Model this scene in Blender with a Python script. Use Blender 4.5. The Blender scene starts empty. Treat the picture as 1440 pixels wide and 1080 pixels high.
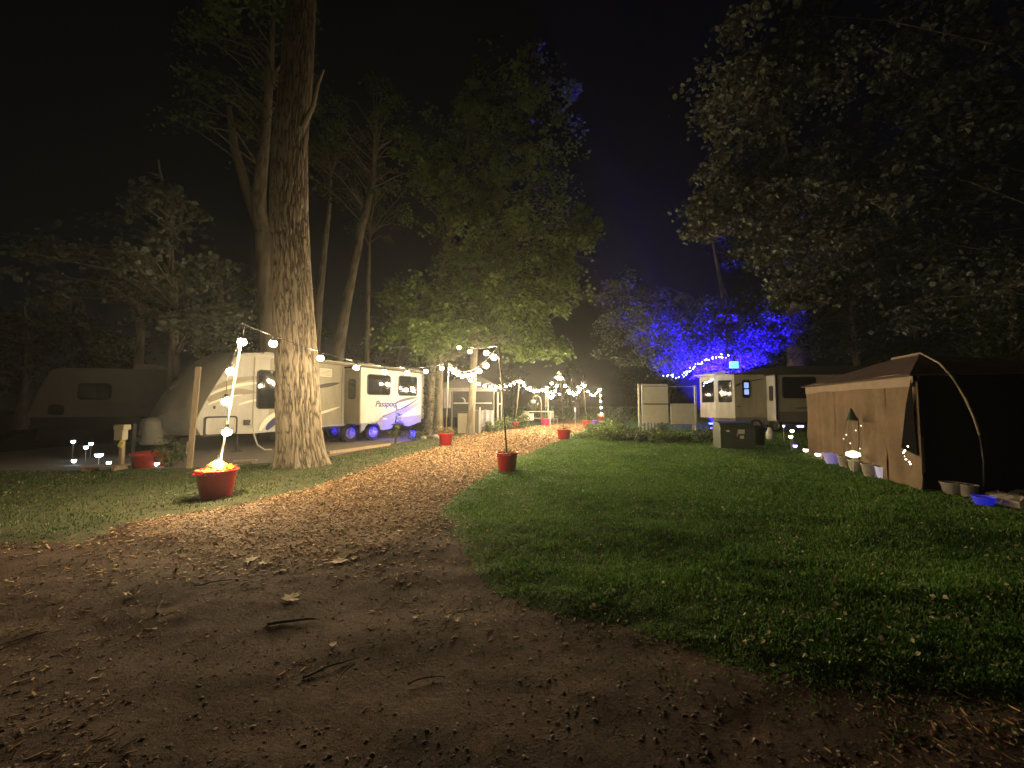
import bpy, math, random
import numpy as np
from mathutils import Vector, Matrix

random.seed(11)
RNG = np.random.default_rng(11)
R = math.radians
SC = bpy.context.scene
COL = SC.collection

# ------------------------------------------------------------------ camera
EYE = 1.5
FOC = 541.0                      # focal length in pixels of a 1440 px wide frame
PITCH = R(3.07)
cam = bpy.data.cameras.new('camera')
cam.sensor_fit = 'HORIZONTAL'; cam.sensor_width = 36.0
cam.lens = FOC / 1440.0 * 36.0
cam.clip_start = 0.05; cam.clip_end = 2000.0
cam_ob = bpy.data.objects.new('camera', cam); COL.objects.link(cam_ob)
cam_ob.location = (0, 0, EYE); cam_ob.rotation_euler = (R(90) + PITCH, 0, 0)
SC.camera = cam_ob

# ------------------------------------------------------------------ night sky, added fill sun, exposure
world = bpy.data.worlds.new('World'); SC.world = world; world.use_nodes = True
wn = world.node_tree; wn.nodes.clear()
sky = wn.nodes.new('ShaderNodeTexSky'); sky.sky_type = 'NISHITA'; sky.sun_disc = False
sky.sun_elevation = R(24); sky.sun_rotation = R(160); sky.altitude = 100
bg = wn.nodes.new('ShaderNodeBackground'); bg.inputs['Strength'].default_value = 0.00042
wo = wn.nodes.new('ShaderNodeOutputWorld')
wn.links.new(sky.outputs[0], bg.inputs[0]); wn.links.new(bg.outputs[0], wo.inputs[0])
fill_sun = bpy.data.lights.new('fill_sun', 'SUN'); fill_sun.energy = 0.006; fill_sun.angle = R(0.5); fill_sun.color = (1, .93, .85)  # unseen faint sun lamp, added to give the black masses some form
fill_sun_ob = bpy.data.objects.new('fill_sun', fill_sun); COL.objects.link(fill_sun_ob)
fill_sun_ob.rotation_euler = (R(90 - 24), 0, R(20))
SC.view_settings.view_transform = 'Standard'; SC.view_settings.look = 'None'
SC.view_settings.gamma = 1.0; SC.view_settings.exposure = 0.0
SC.view_settings.use_curve_mapping = False
SC.render.engine = 'CYCLES'
cy = SC.cycles
cy.use_denoising = True
try: cy.denoiser = 'OPENIMAGEDENOISE'
except Exception: pass
cy.use_light_tree = True
cy.max_bounces = 5; cy.diffuse_bounces = 2; cy.glossy_bounces = 2; cy.transmission_bounces = 3
cy.volume_bounces = 0; cy.transparent_max_bounces = 8
cy.caustics_reflective = False; cy.caustics_refractive = False
cy.sample_clamp_indirect = 2.0
cy.use_adaptive_sampling = True; cy.adaptive_threshold = 0.04

BULB_L = 850.0        # radiance of the warm bulbs
BLUE_W = 330000.0       # power of the blue floodlight

# ------------------------------------------------------------------ pixel of the photo -> point of the place
def ray(px, py):
    dx = (px - 720) / FOC; dz = (540 - py) / FOC
    return (dx, math.cos(PITCH) - dz * math.sin(PITCH), math.sin(PITCH) + dz * math.cos(PITCH))
def gp(px, py):
    r = ray(px, py); t = -EYE / r[2]
    return (r[0] * t, r[1] * t)
def at(px, py, Y):
    r = ray(px, py); t = Y / r[1]
    return Vector((r[0] * t, Y, r[2] * t + EYE))

# ------------------------------------------------------------------ noise
_T = RNG.random((256, 256))
def vn(x, y, seed=0):
    x = np.asarray(x, float) + seed * 17.31; y = np.asarray(y, float) + seed * 7.77
    xi = np.floor(x).astype(int); yi = np.floor(y).astype(int)
    fx = x - xi; fy = y - yi
    fx = fx * fx * (3 - 2 * fx); fy = fy * fy * (3 - 2 * fy)
    a = _T[xi & 255, yi & 255]; b = _T[(xi + 1) & 255, yi & 255]
    c = _T[xi & 255, (yi + 1) & 255]; d = _T[(xi + 1) & 255, (yi + 1) & 255]
    return (a * (1 - fx) + b * fx) * (1 - fy) + (c * (1 - fx) + d * fx) * fy
def fbm(x, y, seed=0, o=4):
    s = 0; a = .5
    for k in range(o):
        s = s + a * vn(np.asarray(x) * 2 ** k, np.asarray(y) * 2 ** k, seed + k * 3); a *= .5
    return s

# ------------------------------------------------------------------ materials
def new_mat(name):
    m = bpy.data.materials.new(name); m.use_nodes = True
    nt = m.node_tree; b = nt.nodes['Principled BSDF']
    return m, nt, b
def coords(nt, scale, kind='Object'):
    tc = nt.nodes.new('ShaderNodeTexCoord'); mp = nt.nodes.new('ShaderNodeMapping')
    mp.inputs['Scale'].default_value = scale if hasattr(scale, '__len__') else (scale,) * 3
    nt.links.new(tc.outputs[kind], mp.inputs['Vector'])
    return mp.outputs[0]
def ramp(nt, stops):
    r = nt.nodes.new('ShaderNodeValToRGB'); e = r.color_ramp.elements
    while len(e) < len(stops): e.new(.5)
    for i, (p, c) in enumerate(stops):
        e[i].position = p; e[i].color = (*c, 1)
    return r
def mat(name, col, rough=.6, var=.25, scale=6, bump=.0, bscale=40, metallic=0, spec=.4, kind='Object', stretch=None):
    m, nt, b = new_mat(name)
    n = nt.nodes.new('ShaderNodeTexNoise'); n.inputs['Scale'].default_value = 1
    n.inputs['Detail'].default_value = 5; n.inputs['Roughness'].default_value = .65
    sc = stretch if stretch else (scale,) * 3
    nt.links.new(coords(nt, sc, kind), n.inputs['Vector'])
    lo = tuple(c * (1 - var) for c in col); hi = tuple(min(1, c * (1 + var * .6)) for c in col)
    r = ramp(nt, [(.3, lo), (.7, hi)])
    nt.links.new(n.outputs['Fac'], r.inputs[0]); nt.links.new(r.outputs[0], b.inputs['Base Color'])
    b.inputs['Roughness'].default_value = rough; b.inputs['Metallic'].default_value = metallic
    b.inputs['Specular IOR Level'].default_value = spec
    if bump:
        n2 = nt.nodes.new('ShaderNodeTexNoise'); n2.inputs['Scale'].default_value = 1; n2.inputs['Detail'].default_value = 4
        s2 = tuple(v / max(sc) * bscale for v in sc) if stretch else bscale
        nt.links.new(coords(nt, s2, kind), n2.inputs['Vector'])
        bp = nt.nodes.new('ShaderNodeBump'); bp.inputs['Strength'].default_value = bump; bp.inputs['Distance'].default_value = .02
        nt.links.new(n2.outputs['Fac'], bp.inputs['Height']); nt.links.new(bp.outputs[0], b.inputs['Normal'])
    return m
def mat_rnd(name, stops, rough=.7, trans=0.0, spec=.3):
    """colour from a per-piece random attribute, for leaves, blades and chips"""
    m, nt, b = new_mat(name)
    a = nt.nodes.new('ShaderNodeAttribute'); a.attribute_name = 'rnd'
    r = ramp(nt, stops)
    nt.links.new(a.outputs['Fac'], r.inputs[0]); nt.links.new(r.outputs[0], b.inputs['Base Color'])
    b.inputs['Roughness'].default_value = rough; b.inputs['Specular IOR Level'].default_value = spec
    if trans:
        tr = nt.nodes.new('ShaderNodeBsdfTranslucent'); mx = nt.nodes.new('ShaderNodeMixShader')
        mx.inputs[0].default_value = trans
        out = nt.nodes['Material Output']
        nt.links.new(r.outputs[0], tr.inputs[0])
        nt.links.new(b.outputs[0], mx.inputs[1]); nt.links.new(tr.outputs[0], mx.inputs[2]); nt.links.new(mx.outputs[0], out.inputs[0])
    return m
def mat_emit(name, col, strength, base=(.8, .8, .8), sampled=True):
    m, nt, b = new_mat(name)
    b.inputs['Base Color'].default_value = (*base, 1)
    b.inputs['Emission Color'].default_value = (*col, 1); b.inputs['Emission Strength'].default_value = strength
    try: m.cycles.emission_sampling = 'FRONT' if sampled else 'NONE'
    except Exception: pass
    return m
def mat_glass_dark(name, col=(.012, .013, .016), rough=.04):
    m, nt, b = new_mat(name)
    n = nt.nodes.new('ShaderNodeTexNoise'); n.inputs['Scale'].default_value = 1
    nt.links.new(coords(nt, 5), n.inputs['Vector'])
    r = ramp(nt, [(.3, (rough * .6,) * 3), (.7, (rough * 1.8,) * 3)])
    nt.links.new(n.outputs['Fac'], r.inputs[0]); nt.links.new(r.outputs[0], b.inputs['Roughness'])
    b.inputs['Base Color'].default_value = (*col, 1); b.inputs['Specular IOR Level'].default_value = .9
    return m

M = {}
def ground_mat():
    m, nt, b = new_mat('dirt')
    n = nt.nodes.new('ShaderNodeTexNoise'); n.inputs['Scale'].default_value = 1; n.inputs['Detail'].default_value = 6; n.inputs['Roughness'].default_value = .7
    nt.links.new(coords(nt, 1.3), n.inputs['Vector'])
    r = ramp(nt, [(.3, (.036, .023, .017)), (.52, (.066, .042, .032)), (.75, (.115, .076, .058))])
    n2 = nt.nodes.new('ShaderNodeTexNoise'); n2.inputs['Scale'].default_value = 1; n2.inputs['Detail'].default_value = 5
    nt.links.new(coords(nt, 28), n2.inputs['Vector'])
    mx = nt.nodes.new('ShaderNodeMixRGB'); mx.blend_type = 'OVERLAY'; mx.inputs[0].default_value = .7
    nt.links.new(n.outputs['Fac'], r.inputs[0]); nt.links.new(r.outputs[0], mx.inputs[1]); nt.links.new(n2.outputs['Fac'], mx.inputs[2])
    nt.links.new(mx.outputs[0], b.inputs['Base Color']); b.inputs['Roughness'].default_value = .9; b.inputs['Specular IOR Level'].default_value = .15
    n3 = nt.nodes.new('ShaderNodeTexNoise'); n3.inputs['Scale'].default_value = 1; n3.inputs['Detail'].default_value = 6; n3.inputs['Roughness'].default_value = .75
    nt.links.new(coords(nt, 35), n3.inputs['Vector'])
    bp = nt.nodes.new('ShaderNodeBump'); bp.inputs['Strength'].default_value = .7; bp.inputs['Distance'].default_value = .03
    nt.links.new(n3.outputs['Fac'], bp.inputs['Height']); nt.links.new(bp.outputs[0], b.inputs['Normal'])
    return m
M['dirt'] = ground_mat()
M['soil'] = mat('soil', (.05, .034, .024), .95, .5, 30, .8, 60)
M['turf'] = mat('turf', (.05, .085, .02), .95, .75, 16, 1.0, 90)
M['mulch'] = mat('mulch', (.15, .092, .052), .9, .55, 22, .9, 60)
M['gravel'] = mat('gravel', (.16, .14, .12), .9, .5, 25, .8, 60)
M['blade'] = mat_rnd('grass_blade', [(0, (.04, .10, .014)), (.5, (.085, .20, .026)), (.85, (.15, .28, .05)), (1, (.3, .28, .13))], .55, .35)
M['blade_dry'] = mat_rnd('verge_blade', [(0, (.03, .06, .014)), (.5, (.06, .11, .026)), (.85, (.12, .16, .05)), (1, (.26, .22, .11))], .55, .35)
M['turf_thin'] = mat('thin_turf', (.055, .058, .024), .95, .6, 5, .8, 60)
M['chip'] = mat_rnd('wood_chip', [(0, (.06, .034, .019)), (.4, (.19, .11, .053)), (.75, (.35, .212, .105)), (1, (.54, .385, .22))], .8, 0)
M['litter'] = mat_rnd('leaf_fleck', [(0, (.12, .09, .05)), (.6, (.3, .26, .15)), (1, (.5, .46, .32))], .8, .2)
M['pebble'] = mat_rnd('pebble', [(0, (.05, .034, .026)), (.6, (.13, .09, .07)), (1, (.3, .24, .2))], .85)
M['leaf'] = mat_rnd('oak_leaf', [(0, (.03, .05, .012)), (.5, (.055, .095, .022)), (1, (.1, .14, .04))], .5, .35)
M['leaf_maple'] = mat_rnd('maple_leaf', [(0, (.05, .09, .02)), (.5, (.105, .175, .04)), (1, (.19, .25, .08))], .5, .4)
M['leaf_pale'] = mat_rnd('silver_leaf', [(0, (.04, .052, .04)), (.5, (.075, .095, .07)), (1, (.15, .17, .13))], .55, .35)
M['leaf_grey'] = mat_rnd('grey_leaf', [(0, (.025, .032, .026)), (.5, (.05, .062, .05)), (1, (.11, .125, .10))], .5, .3)
M['dead'] = mat('dead_leaf', (.5, .42, .28), .8, .4, 14, .3, 50)
M['bark'] = None
def bark_mat(name, lo, hi, sc):
    m, nt, b = new_mat(name)
    a = nt.nodes.new('ShaderNodeAttribute'); a.attribute_name = 'rnd'
    n = nt.nodes.new('ShaderNodeTexNoise'); n.inputs['Scale'].default_value = 1; n.inputs['Detail'].default_value = 6; n.inputs['Roughness'].default_value = .7
    nt.links.new(coords(nt, (sc, sc, sc * .25)), n.inputs['Vector'])
    ad = nt.nodes.new('ShaderNodeMath'); ad.operation = 'MULTIPLY_ADD'; ad.inputs[1].default_value = .6
    nt.links.new(a.outputs['Fac'], ad.inputs[0])
    m2 = nt.nodes.new('ShaderNodeMath'); m2.operation = 'MULTIPLY'; m2.inputs[1].default_value = .5
    nt.links.new(n.outputs['Fac'], m2.inputs[0]); nt.links.new(m2.outputs[0], ad.inputs[2])
    r = ramp(nt, [(.22, lo), (.5, tuple(.55 * a + .45 * b for a, b in zip(lo, hi))), (.82, hi)])
    nt.links.new(ad.outputs[0], r.inputs[0]); nt.links.new(r.outputs[0], b.inputs['Base Color'])
    b.inputs['Roughness'].default_value = .9; b.inputs['Specular IOR Level'].default_value = .15
    bp = nt.nodes.new('ShaderNodeBump'); bp.inputs['Strength'].default_value = .6; bp.inputs['Distance'].default_value = .02
    nt.links.new(n.outputs['Fac'], bp.inputs['Height']); nt.links.new(bp.outputs[0], b.inputs['Normal'])
    return m
M['bark'] = bark_mat('oak_bark', (.055, .045, .034), (.27, .225, .17), 30)
M['bark_smooth'] = bark_mat('maple_bark', (.075, .064, .05), (.21, .18, .14), 18)
M['lumber'] = mat('weathered_lumber', (.33, .25, .17), .8, .35, 1, .25, 60, stretch=(30, 30, 2))
M['white_pole'] = mat('white_pole', (.3, .25, .18), .5, .15, 12)
M['black_pole'] = mat('black_sleeve', (.03, .03, .03), .5)
M['wire'] = mat('black_wire', (.03, .028, .025), .5)
M['cord'] = mat('pale_cord', (.5, .47, .42), .5)
M['red'] = mat('red_plastic', (.42, .012, .018), .38, .18, 9, .06, 30)
M['red_dull'] = mat('faded_red_plastic', (.55, .05, .03), .45, .25, 9, .06, 30)
M['pink'] = mat('pink_plastic', (.72, .03, .16), .4, .15, 9)
M['purple'] = mat('purple_plastic', (.18, .05, .5), .4, .15, 9)
M['whitepot'] = mat('white_plastic', (.36, .33, .29), .5, .25, 9)
M['white_wall'] = mat('trailer_white', (.46, .445, .42), .38, .22, 3, .03, 4, stretch=(3.5, 3.5, .7))
M['tan_wall'] = mat('trailer_tan', (.34, .315, .25), .4, .2, 3, .03, 4, stretch=(3.5, 3.5, .7))
M['drab_wall'] = mat('trailer_drab', (.27, .25, .23), .5, .12, 3)
M['cap'] = mat('nose_cap', (.25, .24, .2), .4, .1, 2)
M['skirt'] = mat('blue_lit_skirt', (.20, .20, .34), .4, .12, 3)  # grey skirt under blue light; the blue cast is put into its colour
M['skirt_grey'] = mat('grey_skirt', (.17, .16, .15), .45, .12, 3)
M['navy'] = mat('navy_print', (.02, .025, .16), .4, .1, 5)
M['dark_print'] = mat('dark_print', (.07, .06, .05), .4, .1, 5)
M['mid_print'] = mat('bronze_print', (.27, .23, .17), .4, .1, 5)
M['light_print'] = mat('pale_print', (.78, .74, .64), .4, .06, 5)
M['rubber'] = mat('rubber', (.018, .018, .018), .8, .3, 20)
M['alloy'] = mat('alloy', (.55, .55, .57), .35, .1, 8, metallic=.8)
M['trim'] = mat('dark_trim', (.03, .03, .032), .5)
M['roof'] = mat('rubber_roof', (.5, .48, .44), .7, .15, 4)
M['roof_dark'] = mat('dark_roof', (.05, .048, .05), .7, .2, 4)
M['glass'] = mat_glass_dark('dark_glass')
M['chassis'] = mat('chassis', (.02, .02, .02), .6)
M['canvas'] = mat('tan_canvas', (.15, .106, .07), .85, .22, 2.2, .35, 9, spec=.1)
M['canvas_light'] = mat('pale_canvas', (.22, .165, .125), .85, .15, 3, .2, 14)
M['canvas_roof'] = mat('brown_canvas', (.085, .06, .052), .85, .2, 3, .2, 12, spec=.1)
M['mesh_black'] = mat('black_mesh', (.008, .0075, .008), .95, .3, 8, spec=.02)
M['gazebo_roof'] = mat('grey_canopy', (.27, .25, .26), .8, .15, 3, .2, 14)
M['curtain'] = mat('pale_curtain', (.32, .3, .35), .85, .2, 4, .2, 20)
M['metal_green'] = mat('green_enamel', (.035, .05, .032), .5, .2, 5, .05, 20)
M['panel'] = mat('beige_panel', (.42, .4, .33), .65, .1, 3, .05, 14)
M['white_paint'] = mat('white_paint', (.38, .37, .35), .5, .12, 8)
M['steel'] = mat('galvanised', (.42, .42, .42), .4, .2, 10, metallic=.7)
M['beige_box'] = mat('beige_enamel', (.32, .29, .21), .5, .15, 8)
M['stone'] = mat('stone', (.3, .26, .22), .85, .35, 7, .5, 20)
M['concrete'] = mat('concrete', (.15, .14, .13), .85, .25, 7, .4, 24)
M['bulb'] = mat_emit('warm_bulb', (1.0, .76, .42), BULB_L)
M['solar'] = mat_emit('solar_white', (.62, .85, 1.0), 14)
M['solar_warm'] = mat_emit('solar_warm', (1.0, .86, .7), 12)
M['solar_violet'] = mat_emit('solar_violet', (.45, .36, 1.0), 8)
M['solar_blue'] = mat_emit('solar_blue', (.03, .03, 1.0), 3)
M['fairy'] = mat_emit('fairy_bulb', (.55, .68, 1.0), 22)
M['fairy_warm'] = mat_emit('fairy_warm', (1.0, .9, .6), 3)
M['cyan_sign'] = mat_emit('cyan_panel', (.1, .8, 1.0), 2.2)
M['cyan_dark'] = mat_emit('cyan_mark', (.02, .35, .55), 1.2)
M['window_lit'] = mat_emit('lit_pane', (.22, .42, 1.0), 1.0)
M['blue_pot'] = mat_emit('blue_lit_pot', (.02, .03, 1.0), .3, (.08, .08, .4))
M['violet_pot'] = mat_emit('violet_lit_pot', (.25, .22, 1.0), .22, (.4, .38, .5))
M['white_lit_pot'] = mat_emit('white_lit_pot', (.75, .75, 1.0), .3, (.4, .38, .45))
M['blue_lens'] = mat_emit('blue_lens', (.015, .03, 1.0), 60, sampled=False)
M['yellow_tag'] = mat('yellow_tag', (.75, .65, .2), .5)
M['sticker'] = mat('pale_sticker', (.55, .52, .42), .5)
M['flower'] = mat_rnd('flower_petal', [(0, (.6, .25, .02)), (.5, (.75, .45, .03)), (.8, (.7, .12, .02)), (1, (.1, .2, .03))], .6, .3)
M['dry_plant'] = mat_rnd('dry_plant', [(0, (.09, .10, .04)), (.6, (.22, .17, .08)), (1, (.35, .27, .15))], .7, .3)
M['bed_leaf'] = mat_rnd('bed_leaf', [(0, (.03, .06, .02)), (.6, (.07, .11, .04)), (1, (.2, .22, .1))], .55, .35)

# ------------------------------------------------------------------ mesh helpers
class MB:
    def __init__(s): s.v = []; s.f = []
    def add(s, vs, fs):
        o = len(s.v); s.v += [tuple(v) for v in vs]; s.f += [tuple(i + o for i in f) for f in fs]; return s
    def box(s, c, d, rot=None):
        hx, hy, hz = d[0] / 2, d[1] / 2, d[2] / 2
        vs = [Vector((x, y, z)) for x in (-hx, hx) for y in (-hy, hy) for z in (-hz, hz)]
        if rot is not None: vs = [rot @ v for v in vs]
        c = Vector(c)
        return s.add([v + c for v in vs], [(0, 1, 3, 2), (4, 6, 7, 5), (0, 4, 5, 1), (2, 3, 7, 6), (0, 2, 6, 4), (1, 5, 7, 3)])
    def bar(s, a, b, w, h=None):
        a = Vector(a); b = Vector(b); d = b - a
        q = d.to_track_quat('Z', 'Y').to_matrix()
        return s.box((a + b) / 2, (w, h or w, d.length), q)
    def tube(s, pts, rad, n=8, cap=True):
        pts = [Vector(p) for p in pts]; rad = rad if hasattr(rad, '__len__') else [rad] * len(pts)
        vs = []; fs = []
        ref = Vector((0.3, 0.1, 1)) if abs((pts[-1] - pts[0]).normalized().z) < .9 else Vector((1, .1, 0))
        for i, p in enumerate(pts):
            t = (pts[min(i + 1, len(pts) - 1)] - pts[max(i - 1, 0)]).normalized()
            x = t.cross(ref).normalized(); y = t.cross(x)
            for k in range(n):
                a = 2 * math.pi * k / n
                vs.append(p + (x * math.cos(a) + y * math.sin(a)) * rad[i])
        for i in range(len(pts) - 1):
            for k in range(n):
                fs.append((i * n + k, i * n + (k + 1) % n, (i + 1) * n + (k + 1) % n, (i + 1) * n + k))
        if cap:
            fs.append(tuple(range(n - 1, -1, -1))); fs.append(tuple((len(pts) - 1) * n + k for k in range(n)))
        return s.add(vs, fs)
    def lathe(s, prof, n=20, c=(0, 0, 0), closed=True):
        vs = []; fs = []
        for (r, z) in prof:
            for k in range(n):
                a = 2 * math.pi * k / n
                vs.append((c[0] + r * math.cos(a), c[1] + r * math.sin(a), c[2] + z))
        for i in range(len(prof) - 1):
            for k in range(n):
                fs.append((i * n + k, i * n + (k + 1) % n, (i + 1) * n + (k + 1) % n, (i + 1) * n + k))
        if closed:
            fs.append(tuple(range(n - 1, -1, -1))); fs.append(tuple((len(prof) - 1) * n + k for k in range(n)))
        return s.add(vs, fs)
    def prism(s, poly, y0, y1):
        """polygon in x,z extruded along y"""
        n = len(poly)
        vs = [(x, y0, z) for x, z in poly] + [(x, y1, z) for x, z in poly]
        fs = [tuple(range(n)), tuple(range(2 * n - 1, n - 1, -1))] + [(i, i + n, (i + 1) % n + n, (i + 1) % n) for i in range(n)]
        return s.add(vs, fs)
    def build(s, name, m, parent=None, smooth=False, bevel=0):
        me = bpy.data.meshes.new(name); me.from_pydata(s.v, [], s.f); me.update()
        o = bpy.data.objects.new(name, me); COL.objects.link(o)
        me.materials.append(M[m] if isinstance(m, str) else m)
        fix_normals(me)
        if smooth:
            for p in me.polygons: p.use_smooth = True
        if bevel:
            b = o.modifiers.new('bevel', 'BEVEL'); b.width = bevel; b.segments = 2; b.limit_method = 'ANGLE'
        if parent is not None: o.parent = parent
        return o
import bmesh
def fix_normals(me):
    bm = bmesh.new(); bm.from_mesh(me); bmesh.ops.recalc_face_normals(bm, faces=bm.faces); bm.to_mesh(me); bm.free()

def np_mesh(name, V, Fc, m, parent=None, rnd=None, smooth=False):
    V = np.asarray(V, np.float32); Fc = np.asarray(Fc, np.int32); k = Fc.shape[1]
    me = bpy.data.meshes.new(name)
    me.vertices.add(len(V)); me.vertices.foreach_set('co', V.ravel())
    me.loops.add(Fc.size); me.loops.foreach_set('vertex_index', Fc.ravel())
    me.polygons.add(len(Fc)); me.polygons.foreach_set('loop_start', np.arange(0, Fc.size, k, dtype=np.int32))
    me.polygons.foreach_set('use_smooth', np.full(len(Fc), smooth))
    me.update(calc_edges=True)
    if rnd is not None:
        a = me.attributes.new('rnd', 'FLOAT', 'POINT'); a.data.foreach_set('value', np.asarray(rnd, np.float32))
    me.materials.append(M[m])
    o = bpy.data.objects.new(name, me); COL.objects.link(o)
    if parent is not None: o.parent = parent
    return o
def tag(o, label=None, cat=None, group=None, kind=None):
    if label: o['label'] = label
    if cat: o['category'] = cat
    if group: o['group'] = group
    if kind: o['kind'] = kind
    return o
def thing(name, label, cat, loc=(0, 0, 0), rz=0, group=None):
    o = bpy.data.objects.new(name, None); COL.objects.link(o); o.empty_display_size = .2
    o.location = loc; o.rotation_euler = (0, 0, rz)
    return tag(o, label, cat, group)
def copy_tree(o, parent=None):
    c = o.copy(); COL.objects.link(c); c.parent = parent
    for ch in list(o.children): copy_tree(ch, c)
    return c
def rrect(x0, x1, z0, z1, r, n=4):
    pts = []
    for cx, cz, a0 in ((x1 - r, z1 - r, 0), (x0 + r, z1 - r, 90), (x0 + r, z0 + r, 180), (x1 - r, z0 + r, 270)):
        for k in range(n + 1):
            a = R(a0 + 90 * k / n); pts.append((cx + r * math.cos(a), cz + r * math.sin(a)))
    return pts
def window(parent, x0, x1, z0, z1, y, r=.1, glass='glass', name='window'):
    """a rounded framed pane on a wall whose outside is towards -y"""
    fr = MB().prism(rrect(x0, x1, z0, z1, r), y - .03, y + .01).build(name, 'trim', parent)
    MB().prism(rrect(x0 + .035, x1 - .035, z0 + .035, z1 - .035, max(r - .03, .01)), y - .036, y - .02).build('pane', glass, fr)
    return fr
def swoosh(parent, pts, w, y, m, name='stripe'):
    """a curved printed stripe, thin and slightly proud of the wall"""
    n = len(pts); vs = []; fs = []
    for i, (x, z) in enumerate(pts):
        a = pts[max(i - 1, 0)]; b = pts[min(i + 1, n - 1)]
        d = Vector((b[0] - a[0], b[1] - a[1])).normalized(); t = i / (n - 1)
        ww = w * (math.sin(math.pi * min(1, .08 + t * .92)) ** .7) * .5 + .004
        for yy in (y, y - .004):
            vs.append((x - d.y * ww, yy, z + d.x * ww)); vs.append((x + d.y * ww, yy, z - d.x * ww))
    for i in range(n - 1):
        k = i * 4
        fs += [(k, k + 1, k + 5, k + 4), (k + 2, k + 6, k + 7, k + 3), (k, k + 4, k + 6, k + 2), (k + 1, k + 3, k + 7, k + 5)]
    fs += [(0, 2, 3, 1), (4 * n - 4, 4 * n - 3, 4 * n - 1, 4 * n - 2)]
    return MB().add(vs, fs).build(name, m, parent)
def curve2(p0, p1, p2, n=12):
    return [((1 - t) ** 2 * p0[0] + 2 * t * (1 - t) * p1[0] + t * t * p2[0], (1 - t) ** 2 * p0[1] + 2 * t * (1 - t) * p1[1] + t * t * p2[1]) for t in [i / (n - 1) for i in range(n)]]

# ================================================================== GROUND
LAWN_R = [gp(*p) for p in [(846, 599), (800, 611), (768, 627), (708, 651), (658, 681), (624, 711), (624, 738), (648, 775), (690, 822), (760, 852), (850, 868), (950, 888), (1010, 912), (1080, 935), (1200, 955), (1440, 985)]] + [(6, 1.7), (14, 2), (24, 6), (30, 30), (24, 60), (9, 60)]
LAWN_L = [gp(*p) for p in [(806, 588), (770, 597), (700, 611), (640, 624), (560, 646), (430, 690), (330, 712), (240, 726), (175, 741), (140, 757), (60, 764), (0, 766)]] + [(-9, 4.1), (-16, 4.5), (-16, 8.6), (-9.6, 8.9)] + [gp(*p) for p in [(300, 658), (400, 650), (470, 642), (600, 616), (640, 606), (690, 603), (728, 592)]] + [(-1, 60), (6, 60)]
PATH = [gp(*p) for p in [(175, 741), (240, 726), (330, 712), (430, 690), (560, 646), (625, 627), (655, 607), (690, 603), (712, 606), (770, 597), (806, 588), (850, 588), (870, 594), (846, 599), (800, 611), (768, 627), (708, 651), (658, 681), (624, 711), (600, 740), (540, 770), (440, 790), (330, 788), (240, 768)]]
def sdist(x, y, poly):
    x = np.asarray(x, float).ravel(); y = np.asarray(y, float).ravel()
    d2 = np.full(x.shape, 1e12); ins = np.zeros(x.shape, bool); n = len(poly)
    for i in range(n):
        ax, ay = poly[i]; bx, by = poly[(i + 1) % n]
        ex, ey = bx - ax, by - ay; L = ex * ex + ey * ey + 1e-12
        t = np.clip(((x - ax) * ex + (y - ay) * ey) / L, 0, 1)
        d2 = np.minimum(d2, (x - ax - t * ex) ** 2 + (y - ay - t * ey) ** 2)
        c = ((ay > y) != (by > y)) & (x < ex * (y - ay) / (ey if abs(ey) > 1e-12 else 1e-12) + ax)
        ins ^= c
    return np.where(ins, 1, -1) * np.sqrt(d2)
def wob(x, y, a=.35):
    return (fbm(x * 1.7, y * 1.7, 5, 4) - .47) * a * 2 + (vn(x * 9, y * 9, 8) - .5) * a * .5
def gh(x, y):
    x = np.asarray(x, float); y = np.asarray(y, float)
    near = np.clip((7.5 - y) / 3.5, 0, 1)
    h = (fbm(x * .35, y * .35, 2, 2) - .37) * .05 * np.clip((9 - y) / 4, 0, 1)
    rut = (fbm(x * .45 + y * .2, y * 1.3, 31, 3) - .44) * .13
    clod = (fbm(x * 5, y * 5, 41, 4) - .45) * .03
    return h + near * (rut + clod)
def axis(lo, hi, c, s0, g):
    a = [c]; s = s0
    while a[-1] < hi: a.append(a[-1] + s); s *= g
    b = [c]; s = s0
    while b[-1] > lo: b.append(b[-1] - s); s *= g
    return np.array(sorted(set(b[1:] + a)))
def grid_mesh(xs, ys, hf):
    X, Y = np.meshgrid(xs, ys); Z = hf(X, Y)
    V = np.stack([X, Y, Z], -1).reshape(-1, 3); nx = len(xs)
    i, j = np.meshgrid(np.arange(len(xs) - 1), np.arange(len(ys) - 1)); k = (j * nx + i).ravel()
    return V, np.stack([k, k + 1, k + nx + 1, k + nx], 1)
xs = np.concatenate([axis(-140, -5.5, -5.5, .06, 1.09), np.arange(-5.47, 5.5, .03), axis(5.5, 140, 5.5, .06, 1.09)])
ys = np.concatenate([axis(-60, 1, 1, .06, 1.3)[:-1], np.arange(1, 6.2, .03), axis(6.2, 200, 6.2, .05, 1.06)])
V, Fc = grid_mesh(np.unique(xs), np.unique(ys), gh)
tag(np_mesh('ground', V, Fc, 'dirt', smooth=True), kind='structure')
def sheet_z(x, y, sd, lift, edge=.2):
    return lift * np.clip(sd / edge, -1, 1) + np.clip(sd / .2, 0, 1) * (fbm(x * 3, y * 3, 9, 3) - .45) * .03
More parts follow.
